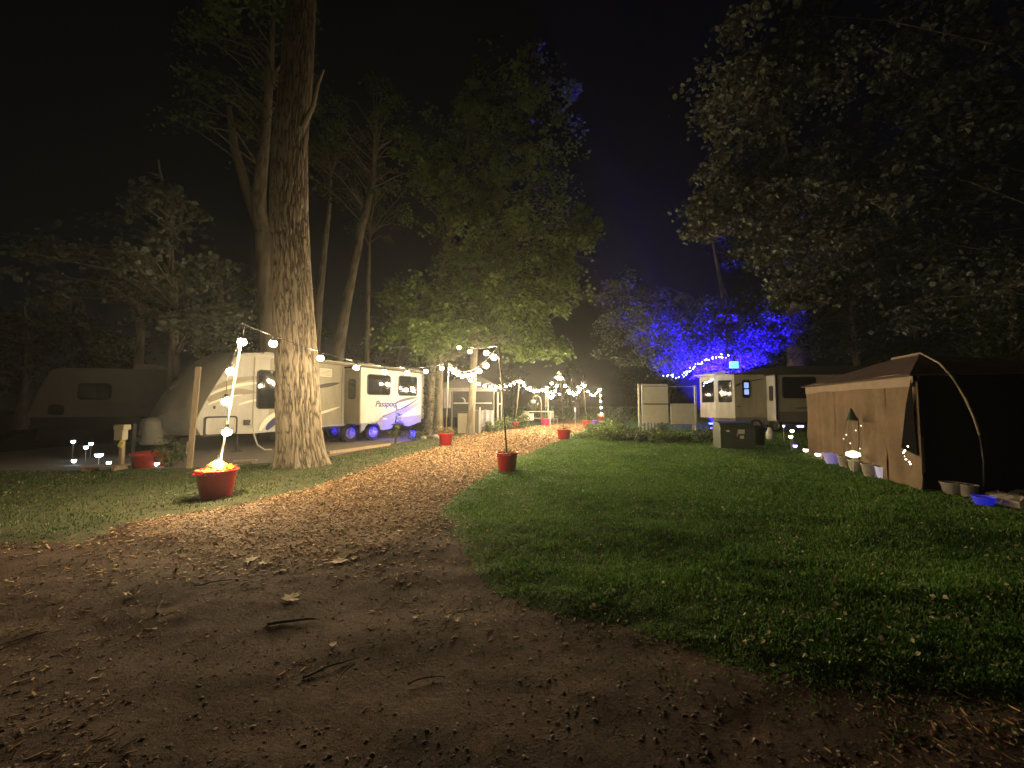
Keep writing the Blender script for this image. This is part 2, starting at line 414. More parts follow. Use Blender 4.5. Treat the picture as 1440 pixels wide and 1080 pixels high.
def sheet(name, poly, m, lift, wa, edge=.2):
    P_ = np.array(poly); x0, y0 = P_.min(0) - .4; x1, y1 = P_.max(0) + .4
    xs = axis(x0, x1, 0, .055, 1.035) if x0 < 0 < x1 else axis(x0, x1, max(x0, 0), .06, 1.03)
    ys = axis(y0, y1, max(y0, 2.2), .055, 1.025)
    V, Fc = grid_mesh(xs, ys, lambda X, Y: gh(X, Y))
    sd = sdist(V[:, 0], V[:, 1], poly) + wob(V[:, 0], V[:, 1], wa)
    V[:, 2] += sheet_z(V[:, 0], V[:, 1], sd, lift, edge)
    keep = (sd[Fc] > -edge).any(1); Fc = Fc[keep]
    u, inv = np.unique(Fc, return_inverse=True)
    return tag(np_mesh(name, V[u], inv.reshape(Fc.shape), m, smooth=True), kind='structure')
sheet('lawn_right', LAWN_R, 'turf', .030, .22)
sheet('lawn_left', LAWN_L, 'turf_thin', .026, .18)
sheet('mulch_path', PATH, 'mulch', .018, .25)
drive = [(-17, 8.8)] + [(-9.6, 8.9)] + [gp(*p) for p in [(300, 657), (400, 649), (470, 641), (600, 615)]] + [(-4.2, 22), (-14, 24)]
sheet('driveway', drive, 'gravel', .009, .1)
# grass bank at the far end of the path
def bank_h(X, Y):
    return 1.22 * np.exp(-((Y - 47) / 4.5) ** 2) * np.clip((X + 6) / 6, 0, 1) * np.clip((40 - X) / 10, 0, 1) * (.92 + .1 * vn(X * .4, Y * .4, 3)) - .03
V, Fc = grid_mesh(np.arange(-6, 40, .4), np.arange(37, 57, .4), bank_h)
tag(np_mesh('grass_bank', V, Fc, 'turf', smooth=True), kind='structure')

# ---- grass blades
def blades(name, poly, n, ymax, dens_pow, Lr, wa, seed, cover=.55, m='blade'):
    rg = np.random.default_rng(seed)
    P_ = np.array(poly); x0, y0 = P_.min(0) - .2; x1, y1 = P_.max(0) + .2
    u = rg.random(n * 3); p = 1 - dens_pow
    lo = max(y0, 1.2); y = (lo ** p + u * (min(y1, ymax) ** p - lo ** p)) ** (1 / p)
    half = np.minimum(y * 1.42 + .4, 40)
    x = (rg.random(n * 3) * 2 - 1) * half
    # keep area density even across the fan: accept in proportion to the fan's width
    ok = (rg.random(n * 3) < half / half.max() * 3 + .05) & (x > x0) & (x < x1)
    x, y = x[ok], y[ok]
    sd = sdist(x, y, poly) + wob(x, y, wa)
    thin = fbm(x * 1.1, y * 1.1, 61, 3)
    ok = ((sd > -.05 + rg.random(len(sd)) ** 2 * .35) | (rg.random(len(sd)) < .25 * np.exp(np.minimum(sd, 0) / .16) * (thin > .42))) & (rg.random(len(sd)) < cover + thin * 1.1 + .1)
    x, y, sd = x[ok][:n], y[ok][:n], sd[ok][:n]; n = len(x)
    clump = fbm(x * 2.3, y * 2.3, 71, 3)
    L = (Lr[0] + rg.random(n) * (Lr[1] - Lr[0])) * (.5 + 1.1 * clump) * np.clip(.45 + sd, .45, 1)
    w = (.0035 + rg.random(n) * .003) * np.clip(y / 4.5, 1, 6)
    a = rg.random(n) * 6.283; ln = .1 + rg.random(n) * .75
    dx, dy = np.cos(a), np.sin(a); z = gh(x, y) + np.maximum(0, sheet_z(x, y, sd, .028)) - .003
    V = np.empty((n, 5, 3))
    hx, hy = -dy * w, dx * w
    for k, (t, ww) in enumerate([(0, 1), (0, -1), (.55, .8), (.55, -.8)]):
        V[:, k, 0] = x + hx * ww + dx * L * ln * t * t * .8; V[:, k, 1] = y + hy * ww + dy * L * ln * t * t * .8; V[:, k, 2] = z + L * t
    V[:, 4, 0] = x + dx * L * ln * .8; V[:, 4, 1] = y + dy * L * ln * .8; V[:, 4, 2] = z + L * (1 - .25 * ln)
    b = (np.arange(n) * 5)[:, None]
    T = np.concatenate([b + np.array([[0, 1, 3]]), b + np.array([[0, 3, 2]]), b + np.array([[2, 3, 4]])])
    rnd = np.clip(rg.normal(.42, .2, n) + (fbm(x * .8, y * .8, 81, 3) - .45) * .9, 0, 1)
    rnd = np.where(rg.random(n) < .03, 1, rnd * .93)
    return np_mesh(name, V.reshape(-1, 3), T, m, rnd=np.repeat(rnd, 5))
tag(blades('lawn_grass', LAWN_R, 340000, 42, 1.3, (.018, .048), .22, 1), 'short green grass of the open lawn beside the mulch path', 'grass', kind='stuff')
tag(blades('verge_grass', LAWN_L, 110000, 40, 1.3, (.018, .045), .18, 2, -.1, 'blade_dry'), 'thin green grass along the trailer side of the mulch path', 'grass', kind='stuff')

def leaves_np(cent, nleaf, spread, size, rg, flat=.55, lobed=False, rbias=0):
    n = len(cent) * nleaf
    cent = np.array(cent); nc = len(cent)
    if nleaf > 20:
        wt = rg.gamma(1.6, 1, nc); ix = np.sort(rg.choice(nc, n, p=wt / wt.sum()))
    else:
        ix = np.repeat(np.arange(nc), nleaf)
    c = cent[ix]
    sp = (np.asarray(spread) * np.exp(rg.normal(0, .25, nc)))[ix][:, None] if hasattr(spread, '__len__') else spread
    d = rg.normal(0, 1, (n, 3)); d /= np.linalg.norm(d, axis=1)[:, None] + 1e-9
    p = c + d * (rg.random((n, 1)) ** .55) * sp * np.array([1, 1, flat])
    if hasattr(spread, '__len__'):
        dr = p - c; hd = np.hypot(dr[:, 0], dr[:, 1]); p[:, 2] -= .45 * hd * hd / sp[:, 0]
    s = size * (.45 + rg.random(n) ** 1.3 * .95)
    # leaf frame: normal mostly upward, drooping tip
    nz = rg.normal(0, .55, (n, 3)); nz[:, 2] += .9; nz /= np.linalg.norm(nz, axis=1)[:, None]
    a = rg.normal(0, 1, (n, 3)); t = a - (a * nz).sum(1)[:, None] * nz; t /= np.linalg.norm(t, axis=1)[:, None]
    t[:, 2] -= .35; t /= np.linalg.norm(t, axis=1)[:, None]
    b = np.cross(nz, t)
    if lobed:
        sh = np.array([(0, 0, 0), (.22, .5, .05), (.5, .35, .08), (.55, .62, .08), (.85, .3, .05), (1.05, 0, -.12), (.85, -.3, .05), (.55, -.62, .08), (.5, -.35, .08), (.22, -.5, .05)])
        tri = np.array([(0, 1, 2), (2, 3, 4), (0, 2, 4), (0, 4, 5), (0, 5, 6), (0, 6, 8), (6, 7, 8), (0, 8, 9)])
    else:
        sh = np.array([(0, 0, 0), (.4, .42, .07), (1, 0, -.1), (.4, -.42, .07)]); tri = np.array([(0, 1, 2), (0, 2, 3)])
    V = p[:, None] + s[:, None, None] * (sh[None, :, 0:1] * t[:, None] + sh[None, :, 1:2] * b[:, None] + sh[None, :, 2:3] * nz[:, None])
    k = len(sh); Fc = ((np.arange(n) * k)[:, None, None] + tri[None]).reshape(-1, 3)
    rnd = np.clip(rg.normal(.5 + rbias, .2, n) + rg.normal(0, .17, nc)[ix], 0, 1)
    return V.reshape(-1, 3), Fc, np.repeat(rnd, k)
# ---- wood chips and pebbles
def boxes(name, x, y, z, L, W, T, rg, rnd, m, tilt=.35):
    n = len(x); c = np.array([[sx, sy, sz] for sx in (-.5, .5) for sy in (-.5, .5) for sz in (-.5, .5)])
    P_ = c[None] * np.stack([L, W, T], 1)[:, None]
    P_[:, :, 0] *= (1 + .25 * c[None, :, 1] * 2 * (rg.random((n, 1)) - .5) * 2)
    a = rg.random(n) * 6.283; tx = rg.normal(0, tilt, n)
    X, Y, Z = P_[..., 0], P_[..., 1], P_[..., 2]
    X, Z = X * np.cos(tx)[:, None] - Z * np.sin(tx)[:, None], X * np.sin(tx)[:, None] + Z * np.cos(tx)[:, None]
    X, Y = X * np.cos(a)[:, None] - Y * np.sin(a)[:, None], X * np.sin(a)[:, None] + Y * np.cos(a)[:, None]
    V = np.stack([X + x[:, None], Y + y[:, None], Z + z[:, None]], -1)
    f = np.array([(0, 1, 3, 2), (4, 6, 7, 5), (0, 4, 5, 1), (2, 3, 7, 6), (0, 2, 6, 4), (1, 5, 7, 3)])
    Fc = (np.arange(n) * 8)[:, None, None] + f[None]
    return np_mesh(name, V.reshape(-1, 3), Fc.reshape(-1, 4), m, rnd=np.repeat(rnd, 8))
def chips():
    rg = np.random.default_rng(5); n = 260000
    y = 3.2 * (30 / 3.2) ** rg.random(n); x = -8 + rg.random(n) * 18
    ok = np.abs(x) < y * 1.4 + .3; x, y = x[ok], y[ok]
    sd = sdist(x, y, PATH) + wob(x, y, .25)
    edge = np.where(y < 6.5, .75, .22)
    ok = sd > -edge * rg.random(len(sd)) ** 1.6 * 1.5
    ok &= (rg.random(len(sd)) < np.clip(.22 + (y - 3.6) * .22, .1, 1))
    x, y = x[ok][:52000], y[ok][:52000]; n = len(x); g = np.clip(y / 6.5, .8, 2.4)
    return boxes('wood_chips', x, y, gh(x, y) + np.maximum(.002, sheet_z(x, y, sdist(x, y, PATH) + wob(x, y, .25), .018)) + rg.random(n) * .012, (.022 + rg.random(n) ** 2 * .05) * g, (.008 + rg.random(n) * .016) * g, .004 + rg.random(n) * .004, rg, rg.random(n) ** .9, 'chip')
tag(chips(), 'loose tan wood chips spread over the winding path', 'wood chips', kind='stuff')
def pebbles():
    rg = np.random.default_rng(6); n = 16000
    y = 1.3 * (5.6 / 1.3) ** rg.random(n); x = (rg.random(n) * 2 - 1) * (y * 1.4 + .3)
    sd = sdist(x, y, LAWN_R); ok = (sd < .1) & (fbm(x * 1.4, y * 1.4, 91, 3) + .35 * vn(x * 4, y * 4, 4) > .5); x, y = x[ok], y[ok]; n = len(x)
    s = .003 + rg.random(n) ** 6 * .009
    ico = np.array([(0, 0, 1), (.9, 0, .3), (.28, .85, .3), (-.72, .53, .3), (-.72, -.53, .3), (.28, -.85, .3), (.7, .5, -.4), (-.3, .85, -.4), (-.9, 0, -.4), (-.3, -.85, -.4), (.7, -.5, -.4), (0, 0, -1)])
    f = np.array([(0, 1, 2), (0, 2, 3), (0, 3, 4), (0, 4, 5), (0, 5, 1), (1, 6, 2), (2, 7, 3), (3, 8, 4), (4, 9, 5), (5, 10, 1), (2, 6, 7), (3, 7, 8), (4, 8, 9), (5, 9, 10), (1, 10, 6), (11, 7, 6), (11, 8, 7), (11, 9, 8), (11, 10, 9), (11, 6, 10)])
    V = ico[None] * s[:, None, None] * (.65 + .7 * rg.random((n, 12, 1))) * np.array([1.3, 1, .55])
    a = rg.random(n) * 6.28; c_, s_ = np.cos(a)[:, None], np.sin(a)[:, None]
    V = np.stack([V[..., 0] * c_ - V[..., 1] * s_ + x[:, None], V[..., 0] * s_ + V[..., 1] * c_ + y[:, None], V[..., 2] + (gh(x, y) + s * .1)[:, None]], -1)
    return np_mesh('pebbles', V.reshape(-1, 3), ((np.arange(n) * 12)[:, None, None] + f[None]).reshape(-1, 3), 'pebble', rnd=np.repeat(rg.random(n) ** 1.5, 12))
tag(pebbles(), 'small stones and crumbs of earth on the bare dirt', 'pebbles', kind='stuff')
def litter():
    rg = np.random.default_rng(7); n = 5500
    y = 1.6 * (5.2 / 1.6) ** rg.random(n); x = (rg.random(n) * 2 - 1) * (y * 1.4 + .3)
    ok = (sdist(x, y, LAWN_R) < .25) & (fbm(x * .9 + 3, y * .9, 95, 3) > .42); x, y = x[ok], y[ok]; n = len(x)
    return boxes('twig_litter', x, y, gh(x, y) + .006,   .012 + rg.random(n) ** 3 * .05, .003 + rg.random(n) * .006, np.full(n, .004), rg, rg.random(n) ** 1.3, 'chip', .15)
tag(litter(), 'crumbled twigs and bark bits strewn across the dirt', 'litter', kind='stuff')
def lawn_litter():
    rg = np.random.default_rng(17); n = 5200
    y = 2.2 * (18 / 2.2) ** rg.random(n); x = (rg.random(n) * 2 - 1) * (y * 1.4 + .3)
    ok = (np.maximum(sdist(x, y, LAWN_R), sdist(x, y, LAWN_L)) > -.1) & (fbm(x * .6, y * .6, 97, 3) > .4); x, y = x[ok], y[ok]; n = len(x)
    V, Fc, rnd = leaves_np(np.stack([x, y, gh(x, y) + .06], 1), 1, .01, .032, rg)
    return np_mesh('lawn_litter', V, Fc, 'litter', rnd=rnd)
tag(lawn_litter(), 'pale flecks of fallen leaf scattered through the lawns', 'leaf litter', kind='stuff')
def bank_grass():
    rg = np.random.default_rng(8); n = 14000
    x = -5 + rg.random(n) * 40; y = 38 + rg.random(n) * 12; z = bank_h(x, y)
    L = .12 + rg.random(n) * .2; a = rg.random(n) * 6.28; w = .03
    V = np.empty((n, 3, 3)); V[:, 0] = np.stack([x + np.cos(a) * w, y + np.sin(a) * w, z], 1); V[:, 1] = np.stack([x - np.cos(a) * w, y - np.sin(a) * w, z], 1)
    V[:, 2] = np.stack([x + rg.normal(0, .06, n), y + rg.normal(0, .06, n), z + L], 1)
    return np_mesh('bank_grass', V.reshape(-1, 3), np.arange(n * 3).reshape(-1, 3), 'blade', rnd=np.repeat(.65 + rg.random(n) * .35, 3))
tag(bank_grass(), 'long pale grass covering the low bank beyond the path', 'grass', kind='stuff')

# ---- fallen leaves and sticks that can be picked out
def fallen_leaf(px, py, s, rz, curl, label):
    x, y = gp(px, py); z = float(gh(x, y))
    rim = [(0, -.5), (.12, -.28), (.34, -.3), (.24, -.08), (.48, .06), (.26, .16), (.3, .36), (.1, .3), (0, .55), (-.12, .3), (-.32, .34), (-.25, .14), (-.46, .04), (-.22, -.1), (-.32, -.3), (-.1, -.27)]
    vs = [(0, 0, .0)] + [(a * s, b * s, .55 * curl * s * (a * a * 2.2 + b * b * .8) * (1 + .5 * math.sin(7 * a + b * 5))) for a, b in rim]
    n = len(rim); fs = [(0, 1 + i, 1 + (i + 1) % n) for i in range(n)]
    vs += [(a, b, c - .003) for a, b, c in vs]; m = n + 1
    fs += [(m, m + 1 + (i + 1) % n, m + 1 + i) for i in range(n)] + [(1 + i, m + 1 + i, m + 1 + (i + 1) % n, 1 + (i + 1) % n) for i in range(n)]
    t = thing('fallen_leaf', label, 'leaf', (x, y, z + .012), rz, 'dead leaves on the dirt')
    MB().add(vs, fs).build('leaf_blade', 'dead', t)
    MB().tube([(0, -.45 * s, .004), (.02 * s, -.8 * s, .02), (.06 * s, -1.0 * s, .012)], .0025, 5).build('stalk', 'dead', t)
L1 = 'pale curled dead leaf lying on the bare dirt'
L2 = 'dry tan leaf on the ragged end of the mulch path'
for a in [(185, 842, .11, 1.9, 1.3, 'crisp upturned dead leaf alone on bare dirt beside a short stick'), (352, 788, .16, .4, .6, L2), (374, 793, .14, 1.7, .8, L2), (402, 803, .11, 2.6, 1.1, 'cupped dead leaf at the front fringe of the wood chips'), (410, 843, .17, 1.1, .7, 'frayed straw-coloured leaf clump on dirt below the wood chips'), (478, 790, .17, 2.0, .4, 'largest flat pale leaf where the mulch meets the dirt'), (497, 786, .09, .3, .6, L2), (642, 871, .07, .5, .8, L1), (630, 866, .06, 2.5, .7, L1), (705, 818, .08, .9, .6, L1), (720, 822, .06, 2.9, .6, L1), (838, 858, .09, 1.4, .5, L1), (468, 907, .06, .8, .5, L1), (585, 867, .06, 2.2, .5, L1), (686, 773, .07, 1.1, .5, L1), (562, 748, .08, .6, .4, L2)]:
    fallen_leaf(*a)
def stick(px, py, L, rz, r, bend, label):
    x, y = gp(px, py); z = float(gh(x, y))
    pts = [(-L / 2 + L * k / 5, bend * math.sin(k / 5 * math.pi) + (random.random() - .5) * .006, r * .6 + .004 + .006 * random.random()) for k in range(6)]
    t = thing('stick', label, 'stick', (x, y, z + .006), rz, 'fallen sticks on the dirt')
    MB().tube(pts, [r * (1 - .1 * k) for k in range(6)], 6).build('shaft', 'bark', t, rnd_attr(6 * 6))
    MB().tube([pts[3], (pts[3][0] + L * .12, pts[3][1] + L * .08, pts[3][2] + .012)], [r * .5, r * .3], 5).build('twig', 'bark', t)
def rnd_attr(n): return False
S1 = 'thin brown stick lying on the dark dirt'
for a in [(225, 857, .24, 2.2, .010, .01, 'short thick stick on bare dirt beside an upturned leaf'), (465, 937, .28, .65, .007, .01, S1), (487, 950, .2, 1.5, .006, .03, 'curved bent stick on the pebbly dirt'), (410, 876, .3, .25, .012, .02, 'stout stick below the frayed leaf clump'), (300, 826, .25, .5, .006, .02, S1), (540, 800, .22, 1.1, .005, .02, S1), (15, 905, .3, 1.0, .005, .03, S1), (600, 955, .2, .3, .005, .02, S1), (705, 900, .15, 1.6, .004, .0, S1)]:
    stick(*a)

# ================================================================== TREES
def trunk_np(pts, rad, nu, nl, amp, fu, fl, seed, flare=0):
    pts = np.array([tuple(p) for p in pts], float); rad = np.array(rad, float)
    t = np.linspace(0, 1, len(pts)); tt = np.linspace(0, 1, nl)
    C = np.stack([np.interp(tt, t, pts[:, k]) for k in range(3)], 1); r0 = np.interp(tt, t, rad)
    k = np.ones(9) / 9
    for a in range(2):
        pad = np.pad(C[:, a], 4, mode='edge'); C[:, a] = np.convolve(pad, k, 'valid')
    th = np.linspace(0, 2 * np.pi, nu, endpoint=False)
    TH, Z = np.meshgrid(th, C[:, 2])
    cx, sx = np.cos(TH), np.sin(TH)
    def pn(f, g, s):                      # noise that closes round the trunk
        return vn(cx * f / 6.283 + 50 + sx * f / 6.283 * .31, sx * f / 6.283 + Z * g + 50, s)
    warp = (vn(cx * 2 + 9, sx * 2 + Z * 1.2, seed + 2) - .5) * .9
    u = (TH + warp * .10) / (2 * np.pi) * fu
    def pv_(uu, zz, per, sd):
        ui = np.floor(uu).astype(int); fx = uu - ui; fx = fx * fx * (3 - 2 * fx)
        a = vn(np.mod(ui, per) * 1.0, zz, sd); b = vn(np.mod(ui + 1, per) * 1.0, zz, sd)
        return a * (1 - fx) + b * fx
    n1 = pv_(u, Z * fl, fu, seed); n2 = pv_(u * 2, Z * fl * 2.3, fu * 2, seed + 4)
    fur = np.abs(2 * (n1 * .72 + n2 * .28) - 1)
    h = np.clip(fur * 3.2, 0, 1) ** .7 * (.7 + .35 * pn(9, 1.5, seed + 6)) - .18 * (np.abs(2 * n2 - 1) < .2)
    Rr = r0[:, None] * (1 + .05 * (vn(cx * 1.2 + 3, sx * 1.2 + Z * .5, seed + 1) - .5)) + amp * (h - .5)
    if flare:
        fl_ = np.exp(-(Z - Z.min()) / .38); Rr = Rr * (1 + fl_ * flare * (.45 + .75 * np.abs(np.sin(TH * 2.5 + 1.2)) ** 1.5))
    V = np.stack([C[:, 0][:, None] + cx * Rr, C[:, 1][:, None] + sx * Rr, Z], -1).reshape(-1, 3)
    i, j = np.meshgrid(np.arange(nu), np.arange(nl - 1)); k0 = j * nu + i; k1 = j * nu + (i + 1) % nu
    return V, np.stack([k0, k1, k1 + nu, k0 + nu], -1).reshape(-1, 4), h.ravel()
def limbs_np(segs):
    """segs: list of (points, radii) -> tubes in one mesh"""
    VV = []; FF = []; o = 0; n = 6
    for pts, rad in segs:
        b = MB().tube(pts, rad, n, cap=False); VV += b.v; FF += [tuple(i + o for i in f) for f in b.f]; o += len(b.v)
    return np.array(VV), np.array(FF)
def tree(name, label, pts, rad, blobs, nclus, nleaf, leafsize, leafm, seed, barkm='bark_smooth', nu=20, nl=60, amp=.012, fu=14, fl=1.5, flare=.35, lobed=False, spread=(.5, 1.0), group='trees of the campground', limb_r=.06, flat=.55, extra=(), nlimb=60):
    """pts: trunk axis in world space; blobs: crown ellipsoids (centre, radii, weight)"""
    rg = np.random.default_rng(seed); base = Vector(pts[0])
    t = thing(name, label, 'tree', (base.x, base.y, 0), 0, group); off = np.array([base.x, base.y, 0])
    V, Fc, h = trunk_np(pts, rad, nu, nl, amp, fu, fl, seed, flare)
    np_mesh('trunk', V - off, Fc, barkm, t, rnd=h, smooth=True)
    w = np.array([b[2] for b in blobs], float); w /= w.sum(); cent = []
    for k in range(nclus):
        c, r, _ = blobs[rg.choice(len(blobs), p=w)]
        d = rg.normal(0, 1, 3); d /= np.linalg.norm(d); q = rg.random() ** .42
        cent.append(np.array(c) + d * q * np.array(r))
    cent = np.array(cent); P_ = np.array([tuple(p) for p in pts])
    segs = []
    top = P_[-1]
    for c in cent[:: max(1, nclus // nlimb)]:
        zz = max(P_[0, 2] + (top[2] - P_[0, 2]) * .3, min(top[2], c[2] - .45 * np.hypot(*(c[:2] - top[:2]))))
        i = np.interp(zz, P_[:, 2], np.arange(len(P_))); a = np.array([np.interp(i, np.arange(len(P_)), P_[:, k]) for k in range(3)])
        m1 = a + (c - a) * .4 + np.array([0, 0, .12 * np.linalg.norm(c - a)]) + rg.normal(0, .15, 3)
        m2 = a + (c - a) * .75 + np.array([0, 0, .1 * np.linalg.norm(c - a)]) + rg.normal(0, .15, 3)
        lr = limb_r * (.5 + .5 * rg.random())
        segs.append(([a, m1, m2, c], [lr, lr * .7, lr * .45, lr * .2]))
    segs += list(extra)
    if segs:
        V, Fc = limbs_np(segs); np_mesh('limbs', V - off, Fc, barkm, t, rnd=np.full(len(V), .5), smooth=True)['kind'] = 'stuff'
    sp = spread[0] + rg.random(len(cent)) * (spread[1] - spread[0])
    V, Fc, rnd = leaves_np(cent, nleaf, sp, leafsize, rg, flat, lobed)
    np_mesh('crown', V - off, Fc, leafm, t, rnd=rnd)
    return t
def blob(px, py, Y, rx, rz, ry, w=1):
    k = Y / FOC; return (tuple(at(px, py, Y)), (rx * k, ry, rz * k), w)
def tpts(pix, Y):
    """trunk axis through photo pixels at one distance; the first lies on the ground"""
    out = []
    for i, (px, py) in enumerate(pix):
        p = at(px, py, Y)
        if i == 0: p.z = -.05
        out.append(p)
    return out

# great oak beside the path
tree('oak_tree', 'massive furrowed oak trunk between the mulch path and the white trailer', tpts([(425, 655), (421, 600), (417, 500), (410, 400), (406, 300), (408, 200), (418, 100), (424, 0), (430, -120), (436, -220)], 9.55), [.47, .475, .46, .44, .42, .40, .36, .33, .25, .12],
     [blob(430, -170, 9.5, 250, 110, 3.5), blob(300, -120, 10, 150, 90, 3.)], 60, 90, .15, 'leaf', 21, 'bark', nu=420, nl=900, amp=.045, fu=84, fl=2.7, flare=.42, lobed=True, limb_r=.1,
     extra=[([at(425, 180, 9.4), at(440, 150, 9.3), at(447, 118, 9.3), at(455, 98, 9.25)], [.07, .055, .045, .03])])
# forked tree behind the trailer
tree('forked_tree', 'grey trunk forking in two behind the big oak', tpts([(385, 560), (378, 450), (370, 330), (362, 290), (372, 200), (380, 100), (384, 20)], 17), [.42, .38, .34, .3, .22, .16, .08],
     [blob(350, 110, 17, 110, 90, 3), blob(310, 180, 17, 60, 60, 2.5, .5)], 45, 70, .15, 'leaf', 22, extra=[([at(364, 320, 17), at(345, 262, 17), at(330, 210, 17), at(322, 150, 17)], [.26, .22, .18, .1])])
tree('young_oak_tree', 'slim oak with sparse pale leaves standing behind the two trailers', tpts([(246, 560), (245, 470), (243, 400), (238, 340), (230, 270), (222, 225)], 13.8), [.17, .15, .13, .1, .06, .03],
     [blob(175, 300, 13.5, 110, 65, 2.2), blob(140, 380, 13.5, 100, 55, 2.2), blob(250, 330, 13.5, 55, 90, 2.2, .8), blob(290, 440, 13.8, 50, 45, 1.6, .4), blob(60, 350, 14, 50, 90, 2, .4)], 64, 56, .16, 'leaf_pale', 23, lobed=True, limb_r=.045, spread=(.4, .9))
tree('leaning_tree', 'slender bare trunk leaning right behind the white trailer', tpts([(466, 585), (478, 480), (492, 400), (508, 320), (521, 270), (530, 200)], 23), [.34, .31, .28, .25, .2, .1],
     [blob(530, 200, 23, 90, 80, 3.5), blob(470, 250, 23, 60, 50, 3, .5)], 45, 75, .18, 'leaf', 24)
tree('slender_tree', 'thin dark trunk rising straight beside the leaning trunk', tpts([(440, 580), (447, 440), (456, 350), (462, 300), (466, 240)], 25), [.27, .24, .2, .15, .08], [blob(450, 210, 25, 70, 70, 3)], 32, 70, .18, 'leaf', 25)
tree('sapling_tree', 'faint narrow trunk in the gloom past the trailer roof', tpts([(514, 585), (516, 480), (518, 400), (520, 330)], 28), [.2, .18, .15, .08], [blob(525, 290, 28, 55, 60, 3)], 24, 70, .18, 'leaf', 26)
# lit maples by the gazebo
tree('maple_tree', 'leafy maple glowing green above the bulbs, its trunk wrapped in ivy', tpts([(602, 613), (606, 560), (607, 500), (612, 430), (630, 340), (650, 240), (665, 150)], 18.6), [.2, .19, .18, .16, .13, .09, .04],
     [blob(618, 432, 18, 75, 50, 2.6, 1.2), blob(600, 470, 17.6, 60, 26, 2, .6), blob(690, 300, 18.5, 130, 85, 3.2, 1.6), blob(720, 170, 19, 105, 110, 3.2, 1.3), blob(640, 220, 19, 90, 80, 3, .8)], 360, 54, .155, 'leaf_maple', 27, lobed=True, limb_r=.05, amp=.03, fu=12, spread=(.35, .8), flat=.75)
tree('maple_tree', 'maple with a smooth thin trunk and a branch reaching over the path', tpts([(617, 611), (617, 540), (620, 470), (640, 400), (680, 330), (710, 280)], 19.4), [.21, .19, .17, .14, .1, .05],
     [blob(735, 420, 17.8, 75, 55, 2.4, 1.2), blob(790, 375, 18, 58, 62, 2.2, 1.), blob(765, 488, 17, 40, 13, 1.2, .3), blob(745, 470, 17.4, 50, 30, 1.4, .35), blob(680, 455, 18, 70, 30, 2, .7), blob(820, 320, 18.5, 30, 25, 1.5, .25)], 260, 46, .15, 'leaf_maple', 28, lobed=True, limb_r=.04, amp=.012, spread=(.25, .6), flat=.8, nlimb=40)
tree('gum_tree', 'straight pale trunk in front of the screened gazebo', tpts([(661, 612), (664, 560), (667, 500), (672, 420), (680, 330)], 18.6), [.19, .175, .165, .12, .06], [blob(690, 380, 18.6, 70, 60, 2.2)], 45, 80, .155, 'leaf_maple', 29, amp=.008, limb_r=.045)
# right hand side
tree('floodlit_tree', 'wide spreading tree washed deep blue by a floodlight', tpts([(1046, 600), (1043, 540), (1035, 490), (1022, 440), (1010, 380), (1000, 330)], 27), [.3, .27, .24, .2, .12, .05],
     [blob(1000, 446, 25.5, 110, 38, 3.6, 1.1), blob(900, 470, 24.5, 70, 45, 2.6, .8), blob(960, 505, 24.2, 95, 24, 2.4, 1.0), blob(1010, 488, 24.8, 75, 30, 2.6, 1.5), blob(1070, 472, 25.5, 60, 38, 3, 1.4), blob(880, 420, 25, 55, 45, 2.5, .5), blob(1180, 488, 24.5, 45, 14, 1.6, .3)], 560, 78, .11, 'leaf_pale', 30, lobed=True, limb_r=.06, spread=(.5, 1.),
     extra=[([at(1028, 470, 26), at(1015, 452, 25.5), at(1030, 430, 25.3), at(1018, 405, 25.2)], [.1, .08, .06, .04])])
tree('dark_tree', 'broad dark trunk rising behind the trailer with the big slide window', tpts([(1122, 590), (1122, 500), (1118, 420), (1112, 330), (1105, 240), (1100, 180)], 30), [.75, .7, .62, .5, .35, .15],
     [blob(1090, 330, 29, 120, 80, 4), blob(1200, 400, 29, 90, 60, 4, .8)], 80, 75, .2, 'leaf', 32, limb_r=.12, spread=(.7, 1.3))
tree('overhanging_oak_tree', 'near oak hanging grey leafy boughs over the open lawn', [Vector((13.6, 8.4, -.05)), Vector((13.7, 8.4, 2)), Vector((13.8, 8.5, 5)), Vector((13.9, 8.6, 8)), Vector((13.9, 8.7, 11)), Vector((13.8, 8.8, 13))], [.48, .45, .4, .33, .22, .1],
     [blob(1060, 110, 9.5, 95, 105, 1.6, 1.3), blob(1050, 265, 10.5, 80, 55, 1.7, 1.), blob(1000, 300, 11, 30, 25, 1, .25), blob(1160, 330, 10.5, 110, 70, 2, 1.1), blob(1280, 230, 10, 140, 110, 2.2, 1.2), blob(1340, 380, 10, 90, 90, 2, .7), blob(1300, 60, 9.5, 140, 100, 2.2, 1.), blob(1130, 400, 11, 50, 30, 1.3, .3)], 420, 66, .115, 'leaf_grey', 31, 'bark', lobed=True, limb_r=.04, nlimb=12, spread=(.3, .75))
